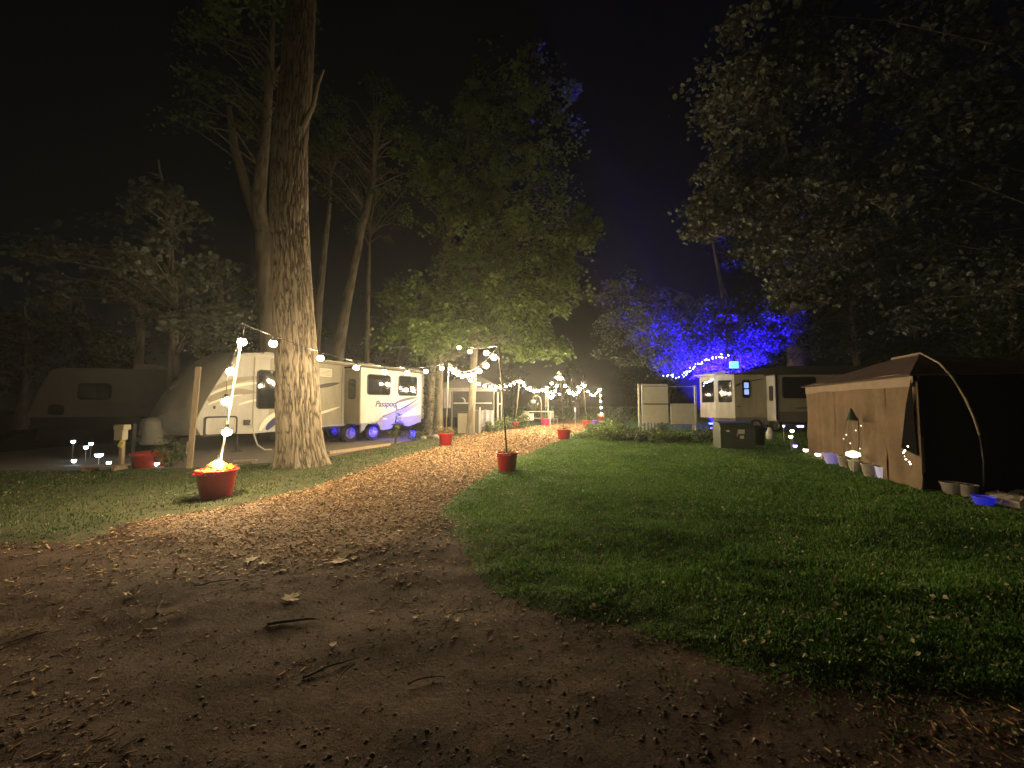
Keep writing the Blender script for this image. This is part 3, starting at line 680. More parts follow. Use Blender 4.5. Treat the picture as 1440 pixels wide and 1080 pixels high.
# the dark wood behind everything
wood = [(30, 23, 7.5, .25), (110, 26, 9, .3), (190, 24, 11, .28), (300, 27, 12, .3), (400, 34, 13, .35), (560, 36, 14, .35), (640, 41, 15, .4), (720, 60, 9, .35), (800, 62, 8, .35), (880, 60, 8, .35), (940, 62, 10, .35), (1210, 40, 15, .4), (1290, 34, 12, .35), (1380, 28, 11, .3), (1430, 22, 9, .3)]
wl = ['dark tree at the edge of the wood behind the dark trailer', 'dark tree in the wood behind the trailers', 'dim tree far beyond the end of the path', 'dark tree in the wood behind the brown tent']
for i, (px, Y, h, r) in enumerate(wood):
    b = at(px, 560, Y); x = b.x
    pts = [Vector((x, Y, -.05)), Vector((x + random.uniform(-.2, .2), Y, h * .4)), Vector((x + random.uniform(-.5, .5), Y, h * .75)), Vector((x + random.uniform(-.6, .6), Y, h))]
    w_ = h * .27
    tree('wood_tree', wl[0 if i < 2 else 1 if i < 7 else 2 if i < 11 else 3], pts, [r, r * .85, r * .6, r * .2],
         [((x, Y, h * .72), (w_, w_, h * .3), 1), ((x + random.uniform(-1.5, 1.5), Y, h * .45), (w_ * .8, w_ * .8, h * .18), .5)], 42, 60, .26, 'leaf', 50 + i, nl=24, nu=10, spread=(.7, 1.4), group='trees of the dark wood', limb_r=.09)

# ================================================================== LEFT TRAILER (pale, with slide-out)
tr = thing('travel_trailer', 'long white travel trailer with tan panels and a slide-out behind the oak', 'trailer', (-8.7, 12.1, 0), R(58.62))
W_ = 2.45
prof = [(-.86, .6), (-1.0, .85), (-.98, 1.1), (-.72, 1.75), (-.35, 2.5), (-.06, 3.0), (.18, 3.16), (.5, 3.2), (8.0, 3.2), (8.25, 3.1), (8.3, 2.9), (8.3, .85), (7.6, .6), (3.2, .66), (.6, .56)]
body = MB().prism(prof, 0, W_).build('body', 'white_wall', tr, bevel=.02)
MB().prism([(1.02, .72), (1.02, 3.06), (3.7, 3.06), (3.7, .72)], -.014, .005).build('side_panel', 'tan_wall', tr)
# bulging nose
vs = []; fs = []; nv = 11; nu_ = 13
pp = [(-.86, .6), (-1.0, .85), (-.98, 1.1), (-.86, 1.4), (-.72, 1.75), (-.53, 2.12), (-.35, 2.5), (-.2, 2.76), (-.06, 3.0), (.18, 3.16), (.5, 3.205)]
for i, (x, z) in enumerate(pp):
    for j in range(nu_):
        u = j / (nu_ - 1); bul = (1 - abs(2 * u - 1) ** 2.6) * .62 * math.sin(math.pi * min(1, max(0.02, (3.3 - z) / 2.75)) * .62 + .35)
        vs.append((x - bul - .012, u * W_, z + .004))
for i in range(nv - 1):
    for j in range(nu_ - 1):
        k = i * nu_ + j; fs.append((k, k + 1, k + nu_ + 1, k + nu_))
cap_ = MB().add(vs, fs).build('nose_cap', 'cap', tr, smooth=True)
def nose_pt(u, f):
    x = np.interp(f, np.linspace(0, 1, nv), [p[0] for p in pp]); z = np.interp(f, np.linspace(0, 1, nv), [p[1] for p in pp])
    bul = (1 - abs(2 * u - 1) ** 2.6) * .62 * math.sin(math.pi * min(1, max(0.02, (3.3 - z) / 2.75)) * .62 + .35)
    return Vector((x - bul - .024, u * W_, z))
for c in [[(.1, .30), (.25, .24), (.42, .22)], [(.9, .30), (.75, .24), (.58, .22)], [(.38, .52), (.5, .46), (.62, .52)]]:
    MB().tube([nose_pt(*p) for p in c], [.012, .03, .012], 6).build('nose_stripe', 'mid_print', cap_)
MB().prism([(-.84, .56), (-.84, .64), (8.2, .72), (8.2, .62)], .03, W_ - .03).build('floor_frame', 'chassis', tr)
rail = MB(); rail.box((4.2, -.01, 3.12), (8.0, .05, .05)); rail.build('awning_rail', 'white_wall', tr)
MB().prism([(.5, 3.2), (.5, 3.215), (8.0, 3.215), (8.0, 3.2)], .05, W_ - .05).build('roof', 'roof', tr)
for x_ in (1.2, 2.0, 5.5):
    MB().prism([(x_ - .2, 3.21), (x_ - .14, 3.33), (x_ + .14, 3.33), (x_ + .2, 3.21)], .5, .95).build('roof_vent', 'roof', tr)
window(tr, .61, 1.5, 1.35, 2.66, 0, .12)
h_ = MB().prism(rrect(-.80, .08, .56, 1.15, .09), -.03, .01).build('storage_hatch', 'trim', tr)
MB().prism(rrect(-.75, .03, .61, 1.10, .06), -.037, -.02).build('hatch_door', 'white_wall', h_)
inl = MB().box((.35, -.025, .93), (.17, .06, .17)).build('power_inlet', 'trim', tr)
MB().tube([(.40, -.06, .9), (.5, -.12, .78), (.52, -.14, .5), (.62, -.16, .2), (.8, -.25, .03), (1.0, -.3, .02)], .02, 7).build('power_cord', 'cord', inl)
MB().box((-.55, -.006, 1.42), (.05, .02, .09)).build('marker_light', 'trim', tr)
# prints along the front of the side wall
swoosh(tr, curve2((-.6, 1.95), (-.1, 2.35), (.95, 2.42)), .16, -.002, 'mid_print')
swoosh(tr, curve2((-.66, 1.8), (-.1, 2.18), (.98, 2.24)), .09, -.002, 'light_print')
swoosh(tr, curve2((-.72, 1.62), (-.2, 1.98), (.62, 1.9)), .24, -.002, 'mid_print')
swoosh(tr, curve2((-.7, 1.5), (-.3, 1.75), (.2, 1.82)), .05, -.004, 'light_print')
swoosh(tr, curve2((.1, 1.5), (.6, 1.7), (1.0, 1.66)), .07, -.002, 'light_print')
swoosh(tr, curve2((.75, .64), (.85, 1.05), (1.5, 1.32)), .16, -.018, 'light_print')
swoosh(tr, curve2((.95, .66), (1.1, .95), (1.6, 1.18)), .2, -.018, 'navy')
swoosh(tr, curve2((2.55, 2.14), (3.1, 2.24), (3.62, 2.36)), .14, -.018, 'dark_print')
swoosh(tr, curve2((2.5, 1.1), (3.1, 1.24), (3.65, 1.42)), .09, -.018, 'light_print')
for x_ in (.52, 2.3, 3.72): MB().box((x_, -.016, 1.9), (.03, .006, 2.3)).build('wall_seam', 'mid_print', tr)
vt = MB().box((3.0, -.02, 2.72), (.5, .03, .3)).build('fridge_vent', 'light_print', tr)
for k in range(5): MB().box((3.0, -.038, 2.62 + .05 * k), (.44, .012, .02)).build('louvre', 'mid_print', vt)
MB().tube([(1.75, -.06, 3.08), (1.75, -.08, 1.9), (1.75, -.03, .85)], .022, 6).build('awning_arm', 'light_print', tr); MB().tube([(7.5, -.06, 3.08), (7.5, -.08, 1.9), (7.5, -.03, .85)], .022, 6).build('awning_arm', 'light_print', tr)
MB().tube([(1.7, -.09, 3.10), (7.6, -.09, 3.10)], .055, 10).build('awning_roll', 'mid_print', tr)
# slide-out
D_ = 1.0
sl = MB().prism([(3.84, .74), (3.84, 2.95), (7.08, 2.92), (7.08, .8)], -D_, .0).build('slide_out', 'white_wall', tr, bevel=.015)
MB().prism([(3.80, 2.95), (3.80, 3.0), (7.12, 2.97), (7.12, 2.92)], -D_ - .04, .0).build('slide_roof', 'trim', sl)
se = MB().prism([(-D_ + .06, .8), (-D_ + .06, 2.88), (-.05, 2.88), (-.05, .8)], 0, .012)   # end wall lining, built in y,z and turned
e_ = se.build('end_panel', 'tan_wall', sl); e_.rotation_euler = (0, 0, R(90)); e_.location = (3.838, 0, 0)
ew = MB().prism(rrect(-.72, -.3, 1.72, 2.5, .1), 0, .03).build('end_window', 'trim', sl); ew.rotation_euler = (0, 0, R(90)); ew.location = (3.832, 0, 0)
ep = MB().prism(rrect(-.685, -.335, 1.755, 2.465, .08), 0.02, .036).build('pane', 'glass', ew)
window(sl, 4.13, 5.28, 1.88, 2.72, -D_, .12); window(sl, 5.72, 6.80, 1.88, 2.76, -D_, .12)
# lower fascia with a wheel arch
arch = [(3.86, .42)] + [(3.92, .5)] + [(4.4 + .40 * math.cos(R(a)), .42 + .40 * math.sin(R(a))) for a in range(170, 9, -20)] + [(4.95, .46), (5.3, .50)] + [(5.75 + .36 * math.cos(R(a)), .46 + .36 * math.sin(R(a))) for a in range(165, 14, -20)] + [(6.3, .55), (7.06, .72), (7.06, 1.05), (6.2, .98), (5.2, .96), (4.5, .80), (3.86, .78)]
MB().prism(arch, -D_ - .03, -D_ + .05).build('wheel_fascia', 'skirt', sl)
swoosh(sl, curve2((4.75, .9), (5.6, 1.02), (7.05, 1.62)), .24, -D_ - .032, 'skirt')
swoosh(sl, curve2((4.9, 1.02), (5.9, 1.2), (7.04, 1.86)), .07, -D_ - .002, 'navy')
swoosh(sl, curve2((5.6, 1.58), (6.2, 1.78), (6.85, 1.82)), .11, -D_ - .002, 'dark_print')
swoosh(sl, curve2((5.35, 2.4), (5.5, 2.7), (5.66, 2.86)), .05, -D_ - .002, 'light_print')
MB().tube(curve2((4.4, .86), (4.75, .92), (4.95, .6)) and [(x, -D_ - .035, z) for x, z in [(4.9, .9), (5.0, .93), (5.1, .9)]], .02, 6).build('fascia_light', 'light_print', sl)
tx = bpy.data.curves.new('lettering', 'FONT'); tx.body = 'Passport'; tx.size = .34; tx.shear = .28; tx.extrude = .003; tx.offset = .006; tx.space_character = .95
to = bpy.data.objects.new('lettering', tx); COL.objects.link(to)
dg = bpy.context.evaluated_depsgraph_get(); tm = bpy.data.meshes.new_from_object(to.evaluated_get(dg)); bpy.data.objects.remove(to)
to = bpy.data.objects.new('lettering', tm); COL.objects.link(to); tm.materials.clear(); tm.materials.append(M['navy'])
to.parent = sl; to.rotation_euler = (R(90), 0, 0); to.location = (4.52, -D_ - .006, 1.42)
def wheel(parent, x, y, z=.36, r=.36):
    w = MB().lathe([(r * .6, -.11), (r * .94, -.11), (r, -.08), (r, .08), (r * .94, .11), (r * .6, .11)], 24, (0, 0, 0), closed=False).build('wheel', 'rubber', parent, smooth=True)
    w.rotation_euler = (R(90), 0, 0); w.location = (x, y, z)
    rim = MB().lathe([(r * .62, .08), (r * .60, .115), (r * .52, .1), (r * .5, .02), (.02, .02)], 20, closed=False).build('rim', 'alloy', w, smooth=True)
    sp_ = MB()
    for k in range(5):
        a = R(72 * k); sp_.bar((0.03 * math.cos(a), .03 * math.sin(a), .085), (r * .55 * math.cos(a), r * .55 * math.sin(a), .075), .055, .03)
    sp_.lathe([(.06, .05), (.06, .11), (.03, .12)], 10); sp_.build('spokes', 'alloy', w)
    return w
wheel(tr, 4.08, -.0); wheel(tr, 4.98, -.25); wheel(tr, 4.98, 2.3); wheel(tr, 4.08, 2.3)
MB().bar((-2.0, 1.2, .5), (-.7, .4, .62), .09, .12).bar((-2.0, 1.2, .5), (-.7, 2.0, .62), .09, .12).bar((-2.0, 1.2, .05), (-2.0, 1.2, .95), .07).build('tow_frame', 'chassis', tr)
MB().lathe([(.3, 0), (.34, .05), (.34, .62), (.3, .75), (.15, .8)], 20, (-1.55, 1.15, .34)).build('gas_bottle_cover', 'cap', tr, smooth=True)
for x_ in (.2, 7.6):
    MB().tube([(x_, .25, .62), (x_, .25, .03)], .035, 6).box((x_, .25, .015), (.22, .22, .03)).build('stabiliser_jack', 'chassis', tr)

# dark neighbour trailer
t2 = thing('travel_trailer', 'unlit tan travel trailer with a slanted nose in the shadows', 'trailer', at(38, 560, 16.5).to_tuple()[:2] + (0,), R(14))
p2 = [(.25, .5), (0, .75), (.02, 1.1), (.35, 2.1), (.75, 3.0), (1.05, 3.12), (7.6, 3.12), (7.8, 2.9), (7.8, .6)]
MB().prism(p2, 0, 2.4).build('body', 'drab_wall', t2, bevel=.02)
MB().prism([(.2, .48), (.16, .95), (7.8, .95), (7.8, .58)], -.012, .0).build('skirt', 'chassis', t2)
window(t2, 1.75, 2.95, 1.72, 2.45, 0, .14); window(t2, 5.2, 6.2, 1.8, 2.5, 0, .12)
h2 = MB().prism(rrect(.75, 1.3, 1.05, 1.5, .15), -.03, .0).build('storage_hatch', 'trim', t2)
swoosh(t2, curve2((.4, 1.6), (1.2, 1.35), (3.8, 1.5)), .12, -.002, 'mid_print')
wheel(t2, 4.6, .1); wheel(t2, 5.45, .1)
MB().box((3.9, 1.2, .5), (7, 2, .12)).build('floor_frame', 'chassis', t2)
MB().prism([(3.2, 3.12), (3.3, 3.4), (4.1, 3.4), (4.25, 3.12)], .8, 1.6).build('air_conditioner', 'roof', t2)
MB().tube([(.2, .3, .6), (.2, .3, .02)], .04, 6).build('stabiliser_jack', 'chassis', t2)

# ================================================================== RIGHT TRAILER
RY = 21.0
def rx(px): return (px - 720) / FOC * RY
t3 = thing('fifth_wheel_trailer', 'beige fifth wheel trailer with a dark roof and wide slide window under blue leaves', 'trailer', (rx(1033), RY, 0), R(-3))
MB().prism([(0, .8), (0, 3.14), (10, 3.14), (10, .8)], 0, 2.5).build('body', 'tan_wall', t3, bevel=.02)
MB().prism([(0, .42), (0, .8), (10, .8), (10, .42)], .012, 2.48).build('skirt', 'skirt_grey', t3)
MB().prism([(-.25, 3.14), (.6, 3.28), (2.2, 3.58), (10, 3.62), (10, 3.14)], -.03, 2.55).build('roof', 'roof_dark', t3)
# rear corner facets, facing the path
bay = MB().add([(0, 0, .75), (-.72, .62, .75), (-.95, 2.1, .75), (-.75, 2.5, .75), (0, 2.5, .75), (0, 0, 3.18), (-.72, .62, 3.18), (-.95, 2.1, 3.18), (-.75, 2.5, 3.18), (0, 2.5, 3.18)],
               [(0, 1, 6, 5), (1, 2, 7, 6), (2, 3, 8, 7), (3, 4, 9, 8), (5, 6, 7, 8, 9), (4, 3, 2, 1, 0)]).build('rear_bay', 'white_wall', t3)
def facet_window(a, b, f0, f1, z0, z1, name):
    a = Vector((a[0], a[1], 0)); b = Vector((b[0], b[1], 0)); d = (b - a); L = d.length
    w_ = MB().prism(rrect(f0 * L, f1 * L, z0, z1, .08), -.02, .02).build(name, 'trim', bay)
    w_.location = a; w_.rotation_euler = (0, 0, math.atan2(d.y, d.x))
    MB().prism(rrect(f0 * L + .03, f1 * L - .03, z0 + .03, z1 - .03, .06), -.026, -.01).build('pane', 'glass', w_)
facet_window((-.72, .62), (0, 0), .14, .86, 1.62, 2.86, 'bay_window')
facet_window((-.95, 2.1), (-.72, .62), .15, .9, 1.62, 2.86, 'bay_window')
MB().add([(-1.5, 1.6, 3.22), (-.9, .3, 3.2), (-.3, .3, 3.36), (-.6, 1.9, 3.42), (-1.5, 1.6, 3.18), (-.9, .3, 3.16), (-.3, .3, 3.2), (-.6, 1.9, 3.2)], [(0, 1, 2, 3), (7, 6, 5, 4), (0, 4, 5, 1), (1, 5, 6, 2), (2, 6, 7, 3), (3, 7, 4, 0)]).build('awning_hood', 'light_print', t3)
wf = MB().prism(rrect(.40, .82, 1.86, 2.86, .12), -.03, .01).build('window', 'trim', t3)
MB().prism(rrect(.44, .78, 1.9, 2.82, .1), -.036, -.02).build('pane', 'glass', wf)
for z0, z1 in ((2.05, 2.33), (2.4, 2.7)):
    MB().prism(rrect(.5, .74, z0, z1, .03), -.040, -.03).build('lit_blind', 'window_lit', wf)
s3 = MB().prism([(1.68, .62), (1.68, 3.06), (8.6, 3.06), (8.6, .62)], -.85, .0).build('slide_out', 'tan_wall', t3, bevel=.015)
MB().prism([(1.7, .60), (1.7, 1.14), (8.58, 1.14), (8.58, .60)], -.868, -.84).build('lower_band', 'skirt_grey', s3)
MB().prism([(1.6, 3.06), (1.6, 3.12), (8.7, 3.12), (8.7, 3.06)], -.9, .0).build('slide_roof', 'trim', s3)
MB().box((1.675, -.87, 1.85), (.08, .06, 2.4)).build('corner_trim', 'trim', s3)
e3 = MB().prism([(-.8, .66), (-.8, 3.02), (-.04, 3.02), (-.04, .66)], 0, .014).build('end_panel', 'white_wall', s3); e3.rotation_euler = (0, 0, R(90)); e3.location = (1.678, 0, 0)
e4 = MB().prism(rrect(-.62, -.3, 1.7, 2.5, .08), 0, .03).build('end_window', 'trim', s3); e4.rotation_euler = (0, 0, R(90)); e4.location = (1.668, 0, 0)
window(s3, 1.98, 3.68, 1.82, 2.95, -.85, .12)
swoosh(s3, curve2((2.6, 1.32), (4, 1.34), (5.2, 1.45)), .08, -.853, 'dark_print'); swoosh(s3, curve2((3.75, 2.5), (4.3, 2.62), (5.2, 2.66)), .09, -.853, 'mid_print')
swoosh(t3, curve2((0.02, 2.5), (.3, 2.62), (.4, 2.7)), .1, -.002, 'dark_print'); swoosh(t3, curve2((.84, 2.78), (1.2, 2.86), (1.64, 2.9)), .06, -.002, 'dark_print')
MB().box((.2, -.01, 1.4), (.14, .03, .05)).build('marker_light', 'trim', t3)
wheel(t3, 1.1, .1); wheel(t3, 2.1, .1)
MB().box((5, 1.2, .5), (9.6, 2, .14)).build('floor_frame', 'chassis', t3)
for x_ in (.3, 6):
    MB().tube([(x_, .3, .6), (x_, .3, .02)], .04, 6).build('stabiliser_jack', 'chassis', t3)
# glowing sign above the trailer's end
cs = thing('lit_sign', 'small glowing cyan sign above the end of the fifth wheel trailer', 'sign', (0, 0, 0)); c0 = at(1032, 513, 20.8); cs.location = c0
MB().box((0, 0, 0), (.46, .05, .36)).build('panel', 'cyan_sign', cs)
for dx, dz in ((-.1, .06), (.06, .08), (-.02, -.06), (.12, -.07)): MB().box((dx, -.03, dz), (.09, .02, .06)).build('mark', 'cyan_dark', cs)
MB().tube([(0, .05, -.15), (.05, .3, -.55)], .02, 6).build('bracket', 'trim', cs)

# ================================================================== TENT
tent = thing('screen_tent', 'tan canvas screen tent with a low hipped brown roof', 'tent', (7.02, 6.7, 0), math.atan2(4.53, 1.62))
TL, TD, EV, PK = 4.85, 2.7, 2.02, 2.62
def cloth(name, a, b, z0, z1, m, amp, f, parent, n=60, nz=14, seed=1, thick=.012, bot=None):
    """hanging cloth between two ground points, with folds and thickness"""
    a = np.array(a, float); b = np.array(b, float); d = (b - a); L = np.hypot(*d); d /= L; nn = np.array([-d[1], d[0]])
    u, v = np.meshgrid(np.linspace(0, 1, n), np.linspace(0, 1, nz))
    fold = (np.sin(u * f * 6.283 + 1.5 * vn(u * 6, v * 2, seed)) * .5 + (fbm(u * L * 2.2, v * 3, seed + 3, 3) - .45) * 1.6) * amp * (.35 + .65 * v)
    zb = z0 if bot is None else z0 + bot * (vn(u * 5, u * 0, seed + 5) - .5)
    Z = z1 + (zb - z1) * v + (.02 * np.sin(u * f * 6.283 * .5) * (1 - v))
    X = a[0] + d[0] * u * L + nn[0] * fold; Y = a[1] + d[1] * u * L + nn[1] * fold
    V = np.stack([X, Y, Z], -1).reshape(-1, 3); V2 = V - np.array([nn[0], nn[1], 0]) * thick
    i, j = np.meshgrid(np.arange(n - 1), np.arange(nz - 1)); k = (j * n + i).ravel()
    Fq = np.stack([k, k + 1, k + n + 1, k + n], 1); N = len(V)
    return np_mesh(name, np.concatenate([V, V2]), np.concatenate([Fq, Fq[:, ::-1] + N]), m, parent, smooth=True)
seams = [0, .95, 2.05, 3.15, 4.05, TL]
for i in range(5):
    cloth('wall_panel', (seams[i] - .07, .015 * (i % 2)), (seams[i + 1] + .07, .015 * (i % 2)), .03, EV - .12, 'canvas', .055, 1.4 + .4 * (i % 2), tent, 34, 16, 11 + i, bot=.05)
cloth('valance', (-.03, .035), (TL + .03, .035), EV - .2, EV + .02, 'canvas_light', .02, 3, tent, 90, 5, 31, bot=.07)
cloth('end_curtain', (0, -TD), (0, -.05), .05, EV - .05, 'mesh_black', .05, 3, tent, 50, 14, 41)
cloth('end_curtain', (TL, 0), (TL, -TD), .05, EV, 'canvas', .04, 3, tent, 40, 12, 43)
fl = MB().add([(-.02, .05, 1.95), (-.02, .02, .62), (.32, .06, .72), (.12, .06, 1.5), (-.03, .06, 1.95), (-.03, .03, .62), (.32, .075, .72), (.12, .075, 1.5)], [(0, 1, 2, 3), (7, 6, 5, 4), (0, 4, 5, 1), (1, 5, 6, 2), (2, 6, 7, 3), (3, 7, 4, 0)]).build('door_flap', 'mesh_black', tent)
r0, r1 = 2.45, 3.5; yr = -TD / 2; o = .12
def roofslab(pts, name):
    n = len(pts); vs = [Vector(p) for p in pts]; vs += [v - Vector((0, 0, .02)) for v in vs]
    # subdivide lightly by sagging the centre
    c = sum(vs[:n], Vector()) / n - Vector((0, 0, .05)); vs.append(c); k = len(vs) - 1; vs.append(c - Vector((0, 0, .02)))
    fs = [(i, (i + 1) % n, k) for i in range(n)] + [((i + 1) % n + n, i + n, k + 1) for i in range(n)] + [(i, i + n, (i + 1) % n + n, (i + 1) % n) for i in range(n)]
    return MB().add(vs, fs).build(name, 'canvas_roof', tent)
roofslab([(-o, o, EV), (TL + o, o, EV), (r1, yr, PK), (r0, yr, PK)], 'roof_panel')
roofslab([(-o, -TD - o, EV), (-o, o, EV), (r0, yr, PK)], 'roof_panel')
roofslab([(TL + o, o, EV), (TL + o, -TD - o, EV), (r1, yr, PK)], 'roof_panel')
roofslab([(TL + o, -TD - o, EV), (-o, -TD - o, EV), (r0, yr, PK), (r1, yr, PK)], 'roof_panel')
MB().tube([(r0, yr, PK + .02), (r1, yr, PK + .02)], .03, 6).build('ridge_seam', 'canvas_light', tent)
for x_, y_ in ((0.02, -.06), (TL, -.06), (0.02, -TD), (TL, -TD)): MB().tube([(x_, y_, 0), (x_, y_, EV - .02)], .025, 6).build('pole', 'steel', tent)
for x_ in (1.2, 2.4, 3.6): MB().box((x_, .09, .015), (.03, .03, .16)).build('peg', 'steel', tent)
# arched awning pole and forked prop beside the tent
def tent_pt(p):
    return Matrix.Translation(Vector((7.02, 6.7, 0))) @ Matrix.Rotation(math.atan2(4.53, 1.62), 4, 'Z') @ Vector(p)
ap = thing('arched_pole', 'white bowed pole arching down from the tent peak', 'pole', gp(1384, 700) + (0,))
b0 = Vector(ap.location)
arc = [tent_pt((2.45, -1.35, 2.66)), at(1322, 511, 6.95), at(1340, 531, 6.3), at(1358, 562, 6.3), at(1370, 588, 6.2), at(1378, 612, 6.1), at(1384, 650, 6.05), Vector((b0.x, b0.y, 0))]
MB().tube([p - b0 for p in arc[:6]], .018, 8).build('arm', 'white_pole', ap, smooth=True); MB().tube([p - b0 for p in arc[5:]], .016, 8).build('sleeve', 'black_pole', ap, smooth=True)
fp = thing('forked_prop', 'thin dark post with a forked white top beside the tent', 'post', gp(1345, 694) + (0,)); b0 = Vector(fp.location); fy = b0.y
MB().tube([(0, 0, 0), at(1346, 592, fy) - b0], .018, 7).build('shaft', 'steel', fp)
MB().tube([at(1346, 592, fy) - b0, at(1340, 560, fy) - b0, at(1330, 525, fy) - b0], .018, 7).build('prong', 'white_pole', fp); MB().tube([at(1347, 592, fy) - b0, at(1349, 570, fy) - b0, at(1351, 556, fy) - b0], .02, 7).build('prong', 'white_pole', fp)

# ================================================================== POTS, PLANTS, POLES
def pot_mesh(R1, R0, H_):
    return [(R0 * .92, 0), (R0, .015), (R0 + (R1 - R0) * .3, H_ * .3), (R0 + (R1 - R0) * .3 + .008, H_ * .32), (R0 + (R1 - R0) * .72, H_ * .72), (R0 + (R1 - R0) * .72 + .008, H_ * .74), (R1 * .97, H_ * .9), (R1 * 1.06, H_ * .92), (R1 * 1.09, H_ * .97), (R1 * 1.05, H_), (R1 * .97, H_ * .98), (R1 * .93, H_ * .86)]
def pot(name, label, x, y, R1, R0, H_, m, handles=True, group='planters holding the light poles', cat='planter'):
    t = thing(name, label, cat, (x, y, float(gh(x, y)) + .025), random.uniform(0, 6), group)
    MB().lathe(pot_mesh(R1, R0, H_), 32, closed=False).build('pot', m, t, smooth=True)
    MB().lathe([(.001, H_ * .9), (R1 * .5, H_ * .89), (R1 * .95, H_ * .86)], 20, closed=False).build('soil', 'soil', t)
    if handles:
        for s in (-1, 1):
            MB().tube([(s * R1 * 1.02, -.09, H_ * .93), (s * R1 * 1.18, -.07, H_ * .9), (s * R1 * 1.22, 0, H_ * .88), (s * R1 * 1.18, .07, H_ * .9), (s * R1 * 1.02, .09, H_ * .93)], .012, 6).build('handle', m, t)
    return t
def plant(name, label, x, y, z, r, h, n, leaf, m, seed, cat='plant', group=None, kind='mound'):
    rg = np.random.default_rng(seed); t = thing(name, label, cat, (x, y, z), 0, group)
    st = MB(); cent = []
    for k in range(max(5, n // 14)):
        a = rg.random() * 6.28; q = rg.random() ** .6 * r; tip = (q * math.cos(a), q * math.sin(a), h * (.45 + .6 * rg.random()) * (1 - .35 * q / r))
        st.tube([(tip[0] * .15, tip[1] * .15, 0), (tip[0] * .6, tip[1] * .6, tip[2] * .55), tip], [.006, .005, .003], 4, cap=False); cent.append(tip)
        cent.append((tip[0] * .7, tip[1] * .7, tip[2] * .6))
    st.build('stem', 'dry_plant', t)
    V, Fc, rnd = leaves_np(cent, max(2, n // len(cent)), max(.05, r * .3), leaf, rg, .8)
    V[:, 2] = np.maximum(V[:, 2], .01)
    np_mesh('foliage', V, Fc, m, t, rnd=rnd)
    return t
def pole(label, bx, by, bz, top, dark=.0, name='light_pole'):
    t = thing(name, label, 'pole', (bx, by, bz), 0, 'poles carrying the bulb strings'); b = Vector((bx, by, bz)); d = Vector(top) - b
    if dark:
        MB().tube([(0, 0, 0), d * dark], .019, 8).build('lower_sleeve', 'black_pole', t)
    MB().tube([d * dark, d * .5 + Vector((.01, 0, 0)), d], .016, 8).build('shaft', 'white_pole', t, smooth=True)
    hk = MB().tube([d, d + Vector((.0, -.03, .02)), d + Vector((0, -.05, -.01))], .008, 5).build('hook', 'steel', t)
    return t
P1 = (-4.74, 6.25); L2 = gp(627, 627); R1_ = gp(713, 664); R2_ = gp(793, 618); L3 = gp(725, 603); L4 = gp(767, 599); R3 = gp(825, 601); EN = gp(845, 592)
pot('planter', 'wide red tub full of yellow flowers beside the bulb-wrapped pole', P1[0], P1[1], .27, .205, .44, 'red')
plant('flowering_plant', 'yellow and orange flowers blazing under the lowest bulb', P1[0], P1[1], .40, .25, .17, 260, .055, 'flower', 3)
pot('planter', 'red pot at the trailer side of the path near the ivy trunk', L2[0], L2[1], .26, .20, .44, 'red')
plant('potted_plant', 'wilting tan plant in the red pot near the ivy trunk', L2[0], L2[1], .42, .32, .28, 200, .09, 'dry_plant', 4)
pot('planter', 'red bucket standing where the mulch meets the open lawn', R1_[0], R1_[1], .235, .185, .42, 'red')
plant('potted_plant', 'low straggly plant in the red bucket at the lawn edge', R1_[0], R1_[1], .40, .22, .13, 140, .06, 'dry_plant', 5)
pot('planter', 'red tub on the lawn side next to the leafy bed', R2_[0], R2_[1], .30, .235, .42, 'red')
plant('potted_plant', 'reddish low plant in the red tub next to the leafy bed', R2_[0], R2_[1], .40, .26, .16, 120, .07, 'dry_plant', 6)
pot('planter', 'faded orange-red pot among shrubs past the gazebo', L3[0], L3[1], .24, .19, .4, 'red_dull')
pot('planter', 'bright pink pot beside the outdoor table', L4[0], L4[1], .30, .24, .5, 'pink')
pot('planter', 'orange-red pot beside a purple pot at the path end', R3[0], R3[1], .26, .2, .42, 'red_dull')
pot('planter', 'purple pot beside the orange-red pot at the path end', R3[0] + .55, R3[1] - .1, .2, .16, .45, 'purple', False)
pot('planter', 'small white pot beside the purple pot', R3[0] + .95, R3[1] - .2, .18, .14, .4, 'whitepot', False)
pot('planter', 'clay-red pot under the farthest bulb-hung pole', EN[0], EN[1], .28, .22, .4, 'red_dull')
plant('potted_plant', 'leafy plant in the clay-red pot at the end of the bulbs', EN[0], EN[1], .36, .4, .45, 140, .12, 'dry_plant', 7)
plant('potted_plant', 'leafy plant in the pink pot', L4[0], L4[1], .45, .35, .4, 120, .1, 'bed_leaf', 8)
plant('potted_plant', 'tall plant in the orange-red pot at the path end', R3[0], R3[1], .38, .3, .6, 120, .1, 'bed_leaf', 9)
T1 = at(343, 456, 6.35); TL2 = at(631, 510, L2[1]); TR1 = at(701, 486, R1_[1] - .1); TR2 = at(787, 521, R2_[1]); TL3 = at(731, 531, L3[1]); TL4 = at(768, 545, L4[1]); TR3 = at(820, 535, R3[1]); TEN = at(843, 543, EN[1])
pole('leaning white pole wrapped with bulbs in the yellow-flowered tub', P1[0] + .02, P1[1], .40, T1)
pole('white pole in the red pot near the ivy trunk', L2[0], L2[1], .42, TL2)
pole('leaning white pole with a black foot in the lawn-edge bucket', R1_[0], R1_[1], .40, TR1, .26)
pole('white pole in the red tub next to the leafy bed', R2_[0], R2_[1], .38, TR2, .1)
pole('white pole in the faded pot past the gazebo', L3[0] - .02, L3[1], .36, TL3)
pole('white pole in the bright pink pot', L4[0], L4[1], .45, TL4)
pole('white pole in the orange-red pot at the path end', R3[0], R3[1], .38, TR3)
pole('farthest pole hung with a vertical run of bulbs', EN[0], EN[1], .36, TEN)

